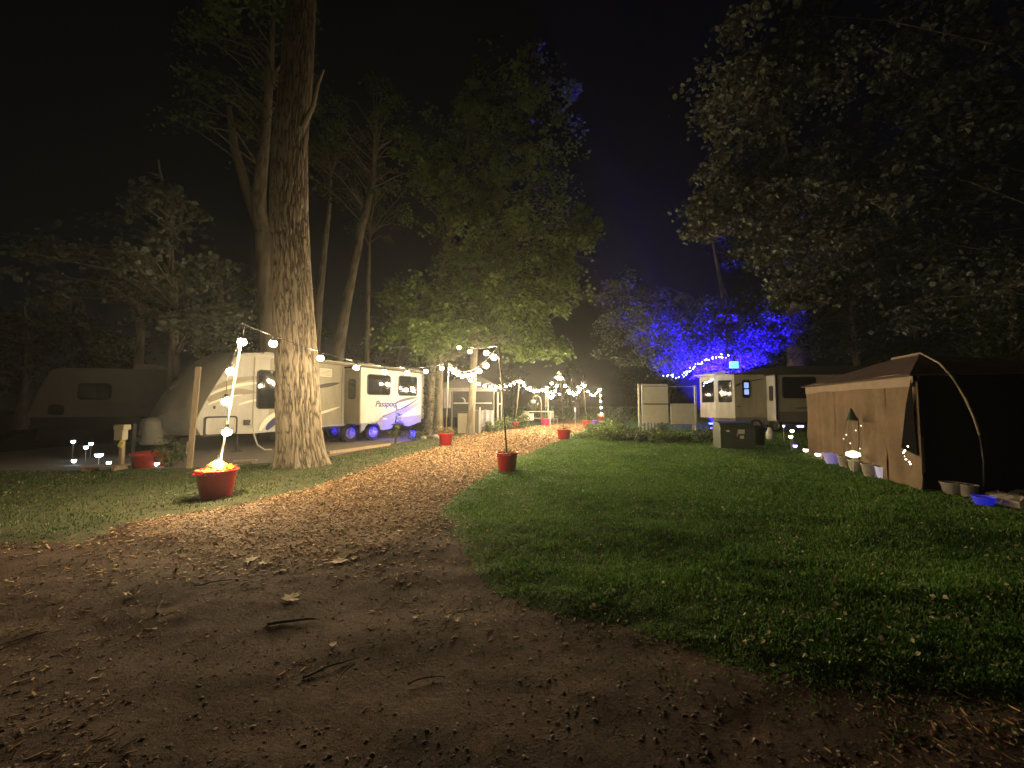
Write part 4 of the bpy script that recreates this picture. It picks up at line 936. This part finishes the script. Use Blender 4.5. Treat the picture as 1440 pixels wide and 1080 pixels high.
# ---- bulb strings
BR = .065
bm_bulb = MB().lathe([(.012, .03), (.02, .01), (BR * .8, -.018), (BR, -.05), (BR * .8, -.085), (BR * .4, -.101), (.003, -.105)], 12).build('bulb', 'bulb', None, smooth=True).data
bm_sock = MB().lathe([(.008, .08), (.022, .075), (.027, .035), (.06, .008), (.062, -.006)], 8).build('socket_shade', 'wire', None).data  # socket flared into an added shade that cuts the bulb's upward light
for nm in ('bulb', 'socket_shade'): bpy.data.objects.remove(bpy.data.objects[nm])
def string_lights(label, a, b, n, sag, ends=(0, 0), droop=.03, path=None, scale=1):
    a = Vector(a); b = Vector(b)
    t = thing('string_lights', label, 'string lights', a, 0, 'strings of warm bulbs')
    f = path if path else (lambda u: a.lerp(b, u) - Vector((0, 0, sag * 4 * u * (1 - u))))
    MB().tube([f(k / 24) - a for k in range(25)], .007, 5).build('wire', 'wire', t)
    for k in range(n):
        u = (k + .5) / n if not ends[0] else (k + 1) / (n + 1)
        p = f(u) - a - Vector((0, 0, .075 + droop * random.random()))
        o_ = bpy.data.objects.new('bulb', bm_bulb); COL.objects.link(o_); o_.parent = t; o_.location = p; o_.scale = (scale,) * 3
        s_ = bpy.data.objects.new('socket_shade', bm_sock); COL.objects.link(s_); s_.parent = o_
    return t
# down the first pole
d1 = Vector((P1[0] + .02, P1[1], .40)); 
def wrap(u):
    p = T1.lerp(d1, u); return p + Vector((.06 * math.cos(u * 9) + .05, -.13 + .03 * math.sin(u * 9), .06))
string_lights('bulb string running down the leaning pole into the flowered tub', T1, d1, 5, 0, path=wrap, droop=.01)
string_lights('bulb string swagged from the leaning pole past the oak and trailer', T1, TL2, 7, .42)
string_lights('bulb string crossing the path from the lawn-edge pole to the ivy-trunk pot', TR1, TL2, 9, .45)
string_lights('bulb string along the gazebo side of the path', TL2, TL3, 12, .62)
string_lights('bulb string from the gazebo-side pole across to the pole by the leafy bed', TL3, TR2, 10, .75)
string_lights('bulb string from the faded pot to the pink pot', TL3, TL4, 4, .3)
string_lights('bulb string from the pole by the leafy bed to the pink pot', TR2, TL4, 10, .8)
string_lights('bulb string along the lawn side to the path end', TR2, TR3, 9, .85)
string_lights('bulb string crossing between the pink pot and the path end pole', TL4, TR3, 4, .55)
string_lights('bulb string from the path end to the farthest pole', TR3, TEN, 7, .8)
string_lights('bulb string hanging straight down the farthest pole', TEN, Vector((EN[0], EN[1], .55)), 5, 0, path=lambda u: TEN.lerp(Vector((EN[0], EN[1], .45)), u) + Vector((.05, -.08, .1)))
string_lights('short bulb string from the lawn-edge pole up into the maple', TR1, at(640, 480, 16.5), 3, .15)

# ================================================================== THINGS ALONG THE TRAILER
lp = thing('leaning_board', 'weathered timber board leaning upright in front of the trailer nose', 'board', gp(266, 659) + (0,)); b0 = Vector(lp.location); tp_ = at(279, 516, b0.y + .25) - b0
MB().bar((0, 0, -.02), tp_, .11, .055).build('plank', 'lumber', lp, bevel=.004)
MB().bar((-.03, -.06, .35), tuple(Vector((-.03, -.06, .35)) + tp_ * .12), .012, .012).build('nail_strip', 'steel', lp)
up = thing('utility_pedestal', 'beige electric hookup box on a short post', 'pedestal', gp(170, 661) + (0,))
MB().box((0, 0, .4), (.07, .07, .8)).build('post', 'lumber', up); MB().box((0, -.04, .86), (.2, .14, .34)).box((.03, -.05, .98), (.24, .18, .12)).build('meter_box', 'beige_box', up, bevel=.015)
yt = MB().box((0, 0, 0), (.1, .02, .14)).build('tag', 'yellow_tag', up); yt.location = (.07, -.1, .6); yt.rotation_euler = (0, .5, 0)
def solar(px, py, Y, label, m='solar', h=None, r=.05, group='solar stake lights'):
    p = at(px, py, Y); hh = max(.08, p.z)
    t = thing('solar_light', label, 'garden light', (p.x, p.y, 0), 0, group)
    MB().tube([(0, 0, 0), (0, 0, hh - .04)], .008, 6).build('stake', 'steel', t)
    MB().lathe([(r * .55, -.045), (r * .95, -.02), (r, .02), (r * .9, .03)], 12, (0, 0, hh)).build('lamp', m, t, smooth=True)
    MB().lathe([(r * 1.15, .032), (r * 1.1, .045), (r * .3, .06)], 12, (0, 0, hh)).build('cap', 'trim', t, smooth=True)
SL = 'small white solar stake light in the dark patch before the shadowed trailer'
for a in [(103, 621, 10.5), (121, 629, 10.2), (128, 624, 10.8), (104, 648, 9.6), (153, 651, 9.5)]: solar(*a, SL, r=.045)
solar(139, 640, 9.4, 'brightest broad solar light near the hookup box', r=.075)
solar(221, 653, 9.3, 'blue-white solar light beside the small bush', r=.045)
MB_ = thing('wooden_step', 'low weathered step among the solar lights', 'step', gp(140, 664) + (0,), .1)
for k in range(3): MB().box((0, k * .13, .12), (.75, .11, .03)).build('board', 'lumber', MB_)
for s in (-.3, .3): MB().box((s, .13, .055), (.06, .34, .1)).build('foot', 'lumber', MB_)
plant('bush', 'small leafy bush at the foot of the leaning board', *gp(238, 657), 0, .42, .75, 420, .07, 'bed_leaf', 12, 'bush')
cyl = thing('storage_tub', 'dark red tub in the shade under the trailer nose', 'tub', gp(210, 656) + (0,)); MB().lathe([(.3, 0), (.34, .28), (.37, .3), (.36, .33), (.3, .31)], 20).build('tub', 'red_dull', cyl, smooth=True); MB().lathe([(.375, .32), (.37, .345), (.2, .36)], 20).build('lid', 'red_dull', cyl, smooth=True)
bd = thing('timber_edging', 'long pale timber edging the trailer pad by the oak', 'edging', (0, 0, 0)); q0 = Vector(gp(462, 639) + (.05,)); q1 = Vector(gp(548, 627) + (.05,)); bd.location = (q0.x, q0.y, 0)
MB().bar((0, 0, .05), (q1 - q0) + Vector((0, 0, .05)), .09, .09).build('beam', 'lumber', bd, bevel=.006); MB().box((.0, -.02, .06), (.12, .05, .07)).build('end_block', 'lumber', bd)
bd2 = thing('paving_slab', 'flat concrete slab beside the trailer nose', 'slab', gp(338, 652) + (0,), .3); MB().box((0, 0, .03), (.6, .3, .06)).build('slab', 'concrete', bd2, bevel=.01); MB().box((.1, .02, .075), (.5, .12, .03)).build('plank', 'lumber', bd2)
plant('sapling', 'thin leafy sapling growing in front of the trailer wheels', *gp(556, 624), 0, .28, 1.5, 160, .09, 'bed_leaf', 13, 'plant')
plant('weeds', 'tuft of weeds at the foot of the ivy trunk', *gp(583, 618), 0, .6, .45, 240, .09, 'bed_leaf', 14, 'plant')
rk = [(612, 616), (618, 618), (594, 618)]
for i, (px, py) in enumerate(rk):
    x, y = gp(px, py); t = thing('rock', 'pale rock at the foot of the ivy-wrapped maple', 'rock', (x, y, 0), i, 'rocks round the maple')
    MB().lathe([(.06, 0), (.16, .03), (.17, .09), (.11, .15), (.02, .17)], 9).build('stone', 'stone', t); MB().lathe([(.03, 0), (.07, .02), (.05, .07), (.01, .08)], 7, (.17, .04, 0)).build('chip', 'stone', t)
# ivy on the maple trunk
rg = np.random.default_rng(77); n = 900
zz = rg.random(n) * 4.2 + .1; th = rg.random(n) * 6.283; rr = .24 + .06 * rg.random(n)
ivx = np.interp(zz, [0, 2, 4.4], [at(602, 613, 18.6).x, at(606, 552, 18.6).x, at(609, 470, 18.6).x])
V, Fc, rnd = leaves_np(np.stack([ivx + rr * np.cos(th), 18.6 + rr * np.sin(th), zz], 1), 2, .07, .1, rg)
iv = np_mesh('ivy_vine', V - np.array([ivx[0], 18.6, 0]), Fc, 'leaf_pale', rnd=rnd); iv.location = (ivx[0], 18.6, 0); tag(iv, 'ivy climbing the maple trunk beside the path', 'ivy')

# ================================================================== GAZEBO
GY = 21.5; g0 = at(606, 560, GY); gz = thing('screened_gazebo', 'grey-canopied screened gazebo with tied pale curtains behind the straight trunk', 'gazebo', (g0.x, GY, 0), R(-6))
GW = 3.55; GE = 2.42; GD = 3.2
for x_ in (0, 1.2, 2.4, GW):
    MB().box((x_, 0, GE / 2), (.07, .07, GE)).build('post', 'concrete', gz)
for x_ in (0, GW): MB().box((x_, GD, GE / 2), (.07, .07, GE)).build('post', 'steel', gz)
MB().box((GW / 2, -.04, GE - .05), (GW + .1, .05, .1)).build('eave_beam', 'concrete', gz)
ov = .22; pk = (GW * .62, GD / 2, 3.35)
c4 = [(-ov, -ov, GE), (GW + ov, -ov, GE), (GW + ov, GD + ov, GE), (-ov, GD + ov, GE)]
for i in range(4):
    a, b = c4[i], c4[(i + 1) % 4]
    MB().add([a, b, pk, (a[0], a[1], a[2] - .03), (b[0], b[1], b[2] - .03), (pk[0], pk[1], pk[2] - .03)], [(0, 1, 2), (5, 4, 3), (0, 3, 4, 1), (1, 4, 5, 2), (2, 5, 3, 0)]).build('canopy_panel', 'gazebo_roof', gz)
MB().box((GW / 2, -ov, GE - .1), (GW + 2 * ov, .015, .2)).build('valance', 'gazebo_roof', gz)
m, nt, b = new_mat('insect_screen'); b.inputs['Base Color'].default_value = (.06, .058, .06, 1); b.inputs['Roughness'].default_value = .9
tb = nt.nodes.new('ShaderNodeBsdfTransparent'); mx = nt.nodes.new('ShaderNodeMixShader'); mx.inputs[0].default_value = .55
nt.links.new(tb.outputs[0], mx.inputs[1]); nt.links.new(b.outputs[0], mx.inputs[2]); nt.links.new(mx.outputs[0], nt.nodes['Material Output'].inputs[0]); M['screen'] = m
for x0_, x1_ in ((.05, 1.15), (1.25, 2.35), (2.45, GW - .05)):
    MB().box(((x0_ + x1_) / 2, 0, 1.55), (x1_ - x0_, .008, 1.5)).build('screen', 'screen', gz)
    if x0_ > 1: MB().box(((x0_ + x1_) / 2, -.03, 1.58), (x1_ - x0_ - .1, .03, .07)).build('handrail', 'white_paint', gz)
cloth('curtain', (2.42, -.08), (GW, -.08), .05, 1.2, 'curtain', .09, 4, gz, 50, 10, 51)
cloth('curtain', (.1, -.08), (.45, -.08), .8, 2.2, 'curtain', .06, 3, gz, 24, 10, 52); cloth('curtain', (.7, -.08), (1.15, -.08), 1.3, 2.25, 'curtain', .05, 3, gz, 24, 8, 53)
cloth('back_curtain', (0, GD), (GW, GD), .05, 2.3, 'mesh_black', .06, 8, gz, 50, 8, 54); cloth('back_curtain', (0, 0), (0, GD), .05, 2.3, 'mesh_black', .06, 8, gz, 40, 8, 55)
mo = thing('crescent_ornament', 'white crescent ornament hanging on the gazebo screen', 'ornament', at(651, 563, GY - .5)); MB().tube([(-.12, 0, .14), (.02, 0, .12), (.1, 0, .02), (.12, 0, -.1), (.09, 0, -.18)], [.008, .03, .04, .025, .006], 6).build('crescent', 'white_paint', mo, smooth=True); MB().tube([(0, 0, .12), (0, .02, .5)], .004, 4).build('thread', 'wire', mo)
cb = thing('cabinet', 'beige cabinet with a dark side in front of the gazebo', 'cabinet', gp(651, 611) + (0,), R(-18))
MB().box((0, .25, .56), (.62, .5, 1.08)).build('carcass', 'trim', cb); MB().box((-.0, -.01, .56), (.56, .03, 1.02)).build('door', 'beige_box', cb, bevel=.006); MB().box((.22, -.035, .6), (.02, .03, .16)).build('handle', 'steel', cb); MB().box((0, .24, 1.115), (.68, .56, .03)).build('top', 'trim', cb)
sg = thing('grey_locker', 'narrow grey locker with a pale post beside the straight trunk', 'locker', gp(670, 610) + (0,)); MB().box((0, .2, .6), (.22, .35, 1.2)).build('carcass', 'concrete', sg, bevel=.01); MB().box((.17, .0, .68), (.08, .06, 1.36)).build('post', 'white_paint', sg); MB().box((0, .02, .62), (.18, .03, .5)).build('door', 'concrete', sg)
for i, (px, py, r_, h_) in enumerate([(700, 606, .8, .9), (715, 603, .7, .8), (690, 608, .5, .6), (735, 603, .5, 1.1)]):
    plant('shrub', ['rounded shrub beside the gazebo curtain', 'pale shrub at the foot of the faded pot', 'low shrub at the gazebo corner', 'tall thin shrub behind the faded pot'][i], *gp(px, py), 0, r_, h_, 420, .13, 'bed_leaf', 20 + i, 'shrub', 'shrubs past the gazebo')
ps = thing('white_post', 'white post standing past the gazebo corner', 'post', gp(700, 603) + (0,)); MB().box((0, 0, 1.1), (.1, .1, 2.2)).build('post', 'white_paint', ps); MB().box((.15, -.02, 1.55), (.3, .03, .09)).build('arm', 'white_paint', ps); MB().box((0, 0, 2.23), (.14, .14, .06)).build('cap', 'white_paint', ps)

# ================================================================== OUTDOOR TABLE CORNER
TYY = 28.0
tb_ = thing('outdoor_table', 'long pale table with cluttered pots past the gazebo', 'table', at(757, 600, TYY).to_tuple()[:2] + (0,), R(4))
MB().box((0, 0, 1.0), (1.9, .7, .05)).build('tabletop', 'white_paint', tb_, bevel=.01)
for sx in (-.85, .85):
    for sy in (-.28, .28): MB().box((sx, sy, .49), (.06, .06, .97)).build('leg', 'white_paint', tb_)
MB().box((0, .28, .5), (1.7, .04, .06)).build('stretcher', 'white_paint', tb_)
bx_ = thing('white_box', 'square white box hung under the pale outdoor table', 'box', at(746, 585, TYY - .5)); MB().box((0, 0, 0), (.44, .3, .44)).build('box', 'white_paint', bx_, bevel=.02); MB().box((0, 0, .24), (.48, .34, .05)).build('lid', 'white_paint', bx_)
bx_.location.z = .6
hk = thing('shepherd_hook', 'curved white garden hook rising beside the outdoor table', 'hook', at(761, 598, TYY - .6).to_tuple()[:2] + (0,)); MB().tube([(0, 0, 0), (.02, 0, 1.6), (-.06, 0, 2.0), (-.3, 0, 2.2), (-.5, 0, 2.1), (-.56, 0, 1.95)], .03, 7).build('hook', 'white_pole', hk, smooth=True); MB().lathe([(.14, 0), (.18, .2), (.1, .24)], 10, (-.56, 0, 1.6)).build('hanging_basket', 'whitepot', hk); MB().tube([(-.56, 0, 1.82), (-.56, 0, 1.96)], .008, 4).build('hanger', 'steel', hk)
tj = at(750, 600, TYY); plant('tabletop_plant', 'white-leaved plant standing on the outdoor table', tj.x, TYY, 1.03, .42, .9, 240, .14, 'leaf_pale', 31)
def chair(px, py, rz, label):
    x, y = gp(px, py); t = thing('garden_chair', label, 'chair', (x, y, 0), rz, 'garden chairs by the table')
    MB().box((0, 0, .43), (.5, .5, .05)).build('seat', 'whitepot', t, bevel=.01); MB().box((0, .27, .75), (.5, .05, .55)).build('backrest', 'whitepot', t, bevel=.01)
    for sx in (-.22, .22):
        for sy in (-.22, .24): MB().box((sx, sy, .21), (.04, .04, .42)).build('leg', 'steel', t)
        MB().box((sx * 1.15, 0, .64), (.05, .5, .04)).build('armrest', 'whitepot', t)
chair(778, 597, 2.4, 'pale garden chair to the right of the pink pot'); chair(736, 599, -.7, 'pale garden chair between the faded pot and the table')
pp_ = thing('white_post', 'tall slim white post behind the pink pot', 'post', at(771, 598, 30).to_tuple()[:2] + (0,)); MB().box((0, 0, 1.3), (.1, .1, 2.6)).build('post', 'white_paint', pp_); MB().box((0, 0, 2.63), (.13, .13, .05)).build('cap', 'white_paint', pp_)
sk = thing('path_stake', 'slim stake with a white head at the path bend', 'stake', gp(809, 603) + (0,)); MB().tube([(0, 0, 0), (0, 0, 1.05)], .018, 6).build('stake', 'steel', sk); MB().lathe([(.04, 1.05), (.06, 1.1), (.06, 1.28), (.02, 1.32)], 10).build('head', 'white_paint', sk)
fk = thing('forked_tree', 'pale forked stump showing below the far bulbs', 'tree', at(811, 590, 40).to_tuple()[:2] + (0,)); MB().tube([(0, 0, 0), (0, 0, 1.4), (-.1, 0, 1.9)], [.42, .36, .3], 10).build('trunk', 'bark_smooth', fk, smooth=True)
MB().tube([(-.1, 0, 1.6), (-.4, 0, 2.8), (-.5, 0, 4.4)], [.28, .22, .1], 8).build('limb', 'bark_smooth', fk, smooth=True); MB().tube([(.05, 0, 1.6), (.5, 0, 2.8), (.8, 0, 4.6)], [.26, .2, .1], 8).build('limb', 'bark_smooth', fk, smooth=True)

# ================================================================== BED, PANEL STAND, CABINET BOX
k = 0
for px, py, r_, h_, lf in [(822, 617, .55, .5, .11), (845, 619, .6, .6, .12), (868, 620, .6, .62, .12), (892, 621, .6, .55, .11), (915, 622, .55, .45, .1), (938, 622, .55, .5, .1), (960, 622, .5, .42, .1), (982, 621, .5, .42, .1), (1003, 620, .45, .4, .1), (856, 611, .7, .75, .13), (885, 611, .7, .7, .13), (930, 612, .6, .5, .12), (834, 610, .6, .6, .12)]:
    plant('bedding_plant', 'bushy green plant in the long bed before the beige panels', *gp(px, py), 0, r_, h_ * (.7 + .75 * ((k * 37) % 10) / 10), 420, lf * (.7 + .6 * ((k * 53) % 10) / 10), ('bed_leaf', 'leaf_maple', 'bed_leaf', 'leaf_pale')[k % 4], 100 + k, 'plant', 'plants of the long bed'); k += 1
plant('young_conifer', 'spiky pale young tree between the bed and the far pole', *gp(872, 604), 0, .7, 1.4, 420, .16, 'leaf_pale', 130, 'plant')
pst = at(939, 605, 22); pn = thing('panel_stand', 'white posts holding three blank beige boards behind the leafy bed', 'board', (pst.x, 22, 0), R(2))
def pxx(px): return (px - 939) / FOC * 22
def pzz(py): return at(939, py, 22).z
for px in (899, 904): MB().box((pxx(px), 0, pzz(540) / 2), (.09, .09, pzz(540))).build('post', 'white_paint', pn)
MB().box((pxx(979.5), 0, pzz(542) / 2), (.1, .1, pzz(542))).build('post', 'white_paint', pn)
MB().box((pxx(922), -.01, pzz(541.5)), (pxx(940) - pxx(905), .08, .1)).build('top_rail', 'white_paint', pn); MB().box((pxx(960), 0, pzz(543.5)), (pxx(978) - pxx(941), .03, .03)).build('thin_rail', 'steel', pn)
def board(x0, x1, y0, y1, nm='board'):
    b_ = MB().box(((pxx(x0) + pxx(x1)) / 2, -.03, (pzz(y0) + pzz(y1)) / 2), (pxx(x1) - pxx(x0), .04, pzz(y0) - pzz(y1))).build(nm, 'panel', pn, bevel=.008)
    MB().box(((pxx(x0) + pxx(x1)) / 2, -.035, pzz(y1) - .03), (pxx(x1) - pxx(x0) + .02, .07, .05)).build('ledge', 'concrete', b_)
board(905, 940, 543.5, 567); board(905, 940, 569, 595); board(943.5, 977.5, 567.5, 596.5)
for px in (902, 907, 912, 916.5, 921, 973): MB().box((pxx(px), -.2, .25), (.08, .04, .5)).build('picket', 'white_paint', pn)
tb2 = thing('transformer_box', 'dark green utility cabinet with a pale notice at the lawn edge', 'utility box', gp(1033, 631) + (0,), R(-12))
bx = .53
MB().add([(-bx, -.35, 0), (bx, -.35, 0), (bx, .5, 0), (-bx, .5, 0), (-bx, -.35, .72), (bx, -.35, .72), (bx, .5, .93), (-bx, .5, .93), (-bx, -.2, .88), (bx, -.2, .88)], [(0, 1, 5, 4), (4, 5, 9, 8), (8, 9, 6, 7), (1, 2, 6, 9, 5), (3, 0, 4, 8, 7), (2, 3, 7, 6), (3, 2, 1, 0)]).build('housing', 'metal_green', tb2, bevel=.012)
MB().box((.1, -.365, .6), (.2, .012, .14)).build('notice', 'sticker', tb2); MB().box((.12, -.362, .42), (.12, .006, .1)).build('warning_mark', 'sticker', tb2)
MB().box((-.3, -.362, .62), (.1, .006, .05)).build('sticker', 'yellow_tag', tb2); MB().box((0, .05, .012), (1.25, 1.1, .05)).build('pad', 'concrete', tb2); MB().box((-.02, -.37, .5), (.03, .03, .1)).build('latch', 'steel', tb2)
pc = thing('propane_cylinder', 'pale gas cylinder standing under the fifth wheel trailer', 'cylinder', at(1083, 610, 16.5).to_tuple()[:2] + (0,)); MB().lathe([(.12, 0), (.15, .03), (.155, .3), (.12, .4), (.05, .44)], 16).build('tank', 'white_paint', pc, smooth=True); MB().lathe([(.09, .42), (.09, .52), (.085, .53)], 12).build('collar', 'white_paint', pc)
tc_ = thing('trash_bin', 'dark rounded bin beside the green utility cabinet', 'bin', at(1064, 615, 14.2).to_tuple()[:2] + (0,)); MB().lathe([(.2, 0), (.24, .05), (.27, .6), (.28, .62)], 16).build('bin', 'chassis', tc_, smooth=True); MB().lathe([(.29, .62), (.28, .68), (.1, .74)], 16).build('lid', 'chassis', tc_, smooth=True)

# ---- blue floodlight
fd = thing('floodlight', 'blue floodlight behind the beige panels aimed up into the spreading tree', 'floodlight', (12.9, 25.0, 0))
def flood(fd, rot, power, cone, tgt):
    MB().box((0, 0, .22), (.34, .1, .24), rot).build('housing', 'trim', fd, bevel=.01)
    d = (rot @ Vector((0, -1, 0))).normalized()
    MB().box(Vector((0, 0, .22)) + d * .06, (.28, .03, .18), rot).build('lens', 'blue_lens', fd)
    MB().tube([(-.19, 0, .22), (-.19, 0, .02), (.19, 0, .02), (.19, 0, .22)], .014, 6).build('bracket', 'trim', fd)
    bl = bpy.data.lights.new('blue_lamp', 'SPOT'); bl.energy = power; bl.color = (.015, .004, 1.0); bl.shadow_soft_size = .08; bl.spot_size = cone; bl.spot_blend = .7
    o_ = bpy.data.objects.new('blue_lamp', bl); COL.objects.link(o_); o_.parent = fd; o_.location = Vector((0, 0, .22)) + d * .2
    o_.rotation_euler = Vector(tgt).to_track_quat('-Z', 'Y').to_euler()
flood(fd, Matrix.Rotation(R(-70), 3, 'X'), BLUE_W, R(92), (-.02, .0, 1))
fx, fy_ = gp(588, 619)
fd2 = thing('floodlight', 'small blue floodlight in the weeds aimed at the trailer wheels', 'floodlight', (fx, fy_, 0), R(-115))
flood(fd2, Matrix.Rotation(R(-12), 3, 'X'), 520, R(130), (0, -1, .22))

# ---- fairy lights in the blue tree
def fairy(label, pts, n, m, r, jit, name='fairy_lights', seed=0, group=None):
    rg = random.Random(seed); a = pts[0]; t = thing(name, label, 'fairy lights', a, 0, group)
    def f(u):
        s = u * (len(pts) - 1); i = min(int(s), len(pts) - 2); return pts[i].lerp(pts[i + 1], s - i)
    MB().tube([f(i / 20) - a for i in range(21)], .006, 4).build('wire', 'wire', t)
    me = None
    for i in range(n):
        p = f((i + .5) / n) - a + Vector((rg.uniform(-jit, jit), rg.uniform(-jit, jit), rg.uniform(-jit, jit) * 1.2))
        if me is None:
            o_ = MB().lathe([(.002, -r), (r * .7, -r * .6), (r, 0), (r * .7, r * .6), (.002, r)], 6).build('bulb', m, t, smooth=True); me = o_.data
        else:
            o_ = bpy.data.objects.new('bulb', me); COL.objects.link(o_); o_.parent = t
        o_.location = p; s_ = rg.uniform(.6, 1.4); o_.scale = (s_, s_, s_)
fairy('icy blue fairy lights climbing through the blue-lit branches', [at(x, y, 21.5) for x, y in [(934, 530), (955, 529), (968, 524), (980, 514), (993, 507), (1009, 500), (1022, 502)]], 46, 'fairy', .028, .1, seed=1)
fairy('second strand of icy fairy lights beside the trailer end', [at(x, y, 21.2) for x, y in [(988, 541), (993, 538), (999, 536), (1001, 533)]], 14, 'fairy', .03, .07, seed=2)

# ================================================================== ROW BEFORE THE TENT
def cup(px, py, label, m, R1=.15, H_=.26, lit=None, Y=None):
    x, y = gp(px, py); t = pot('flower_pot', label, x, y, R1, R1 * .72, H_, m, False, 'pots along the tent', 'pot')
    return t
cup(1172, 654, 'pot lit violet from within beside the tent wall', 'violet_pot', .2, .27)
WP = 'plain white pot in the row before the tent'
for px, py in ((1189, 658), (1205, 665), (1225, 672)): cup(px, py, WP, 'whitepot', .15, .26)
cup(1244, 675, 'pot patterned with pale light at the end of the row', 'white_lit_pot', .14, .24)
cup(1341, 697, 'stone-coloured pot below the forked prop', 'whitepot', .15, .2); cup(1362, 700, 'small pale pot right of the forked prop', 'whitepot', .12, .2); cup(1384, 712, 'glowing blue pot beyond the tent corner', 'blue_pot', .12, .13)
CL = 'cup-shaped solar light glowing at the far foot of the tent'
for px, py, m in ((1133, 633, 'solar_warm'), (1150, 639, 'solar_warm'), (1118, 627, 'solar_violet')): solar(px, py, gp(px, py + 8)[1], CL if m != 'solar_violet' else 'violet solar light at the far foot of the tent', m, r=.06, group='cup lights by the tent')
for px, py in ((1114, 606), (1112, 614)): solar(px, py, 12.4, 'round white solar light at the tent\'s far corner', 'solar_warm', r=.055, group='round lights by the tent')
solar(1001, 602, 19.5, 'tiny deep blue light between the panels and the trailer end', 'solar_blue', r=.07)
solar(1102, 599, 15.5, 'dim violet light under the fifth wheel trailer', 'solar_violet', r=.04)
rd = thing('violet_light_bar', 'short violet light bar under the fifth wheel slide-out', 'light bar', at(1125.5, 599.5, 15.0)); MB().box((0, 0, 0), (.24, .04, .07)).build('tube', 'solar_violet', rd, bevel=.01); MB().box((0, .04, 0), (.28, .05, .09)).build('housing', 'trim', rd)
MB().tube([(0, .05, -.04), (0, .05, -rd.location.z)], .01, 5).build('stand', 'trim', rd)
# wire lantern with a dark cone roof
wx, wy = gp(1201, 667); wl_ = thing('wire_lantern', 'wire cage lantern with a dark cone top and glowing base', 'lantern', (wx, wy, 0)); 
MB().lathe([(.015, 1.42), (.11, 1.18), (.12, 1.16)], 12).build('cone_top', 'metal_green', wl_)
for kk in range(7):
    a = 6.283 * kk / 7; MB().tube([(.09 * math.cos(a), .09 * math.sin(a), 1.17), (.16 * math.cos(a), .16 * math.sin(a), .85), (.13 * math.cos(a), .13 * math.sin(a), .4)], .005, 4).build('rib', 'steel', wl_)
MB().lathe([(.05, .36), (.13, .40), (.12, .46), (.04, .5)], 14).build('glow_base', 'fairy_warm', wl_, smooth=True); MB().tube([(0, 0, 0), (0, 0, .38)], .015, 6).build('stake', 'steel', wl_)
for kk in range(6): MB().lathe([(.002, -.014), (.014, 0), (.002, .014)], 6, (.15 * math.cos(kk * 1.1), .15 * math.sin(kk * 1.1), .55 + .1 * kk)).build('spark', 'fairy_warm', wl_)
fairy('curl of tiny pale lights at the tent door', [at(1280, 625, 6.75), at(1270, 634, 6.75), at(1271, 642, 6.75), at(1277, 649, 6.75), at(1281, 655, 6.75)], 7, 'solar_warm', .011, .01, seed=3)
lg = thing('log_edging', 'pale log laid behind the pots along the tent', 'log', gp(1212, 650) + (.06,)); e1 = Vector(gp(1258, 667) + (.06,)) - Vector(lg.location); MB().tube([(0, 0, 0), e1 * .5 + Vector((.02, 0, .01)), e1], [.055, .06, .05], 9).build('log', 'lumber', lg, smooth=True); MB().tube([e1 * .6, e1 * .62 + Vector((-.05, 0, .08))], [.02, .012], 6).build('stub', 'lumber', lg)
for i, (px, py, s) in enumerate([(1404, 704, .16), (1420, 712, .2), (1436, 716, .2), (1432, 700, .14), (1412, 696, .12)]):
    x, y = gp(px, py); t = thing('boulder', 'rough tan boulder beyond the glowing blue pot', 'rock', (x, y, 0), i * 1.3, 'boulders at the lawn corner')
    V = np.array(MB().lathe([(s * .7, -.02), (s, s * .25), (s * .85, s * .65), (s * .4, s * .85), (.01, s * .9)], 11).v); b_ = MB().lathe([(s * .7, -.02), (s, s * .25), (s * .85, s * .65), (s * .4, s * .85), (.01, s * .9)], 11)
    b_.v = [(v[0] * (1 + .3 * (random.random() - .5)), v[1] * (1 + .3 * (random.random() - .5)), v[2] * (1 + .25 * (random.random() - .5))) for v in b_.v]; b_.build('stone', 'stone', t)
    MB().lathe([(s * .1, 0), (s * .24, s * .08), (s * .1, s * .2)], 7, (s * .9, s * .5, 0)).build('chip', 'stone', t)

# ================================================================== HAZE
hz = MB().box((0, 70, 13), (330, 330, 29)).build('haze', 'trim'); hz.data.materials.clear(); tag(hz, 'thin night mist glowing around the bulbs', 'mist', kind='stuff')
m = bpy.data.materials.new('night_mist'); m.use_nodes = True; nt = m.node_tree; nt.nodes.clear()
pv = nt.nodes.new('ShaderNodeVolumePrincipled'); pv.inputs['Color'].default_value = (.85, .88, .92, 1); pv.inputs['Density'].default_value = .0017; pv.inputs['Anisotropy'].default_value = .7
ou = nt.nodes.new('ShaderNodeOutputMaterial'); nt.links.new(pv.outputs[0], ou.inputs['Volume']); hz.data.materials.append(m)
hz.display_type = 'WIRE'
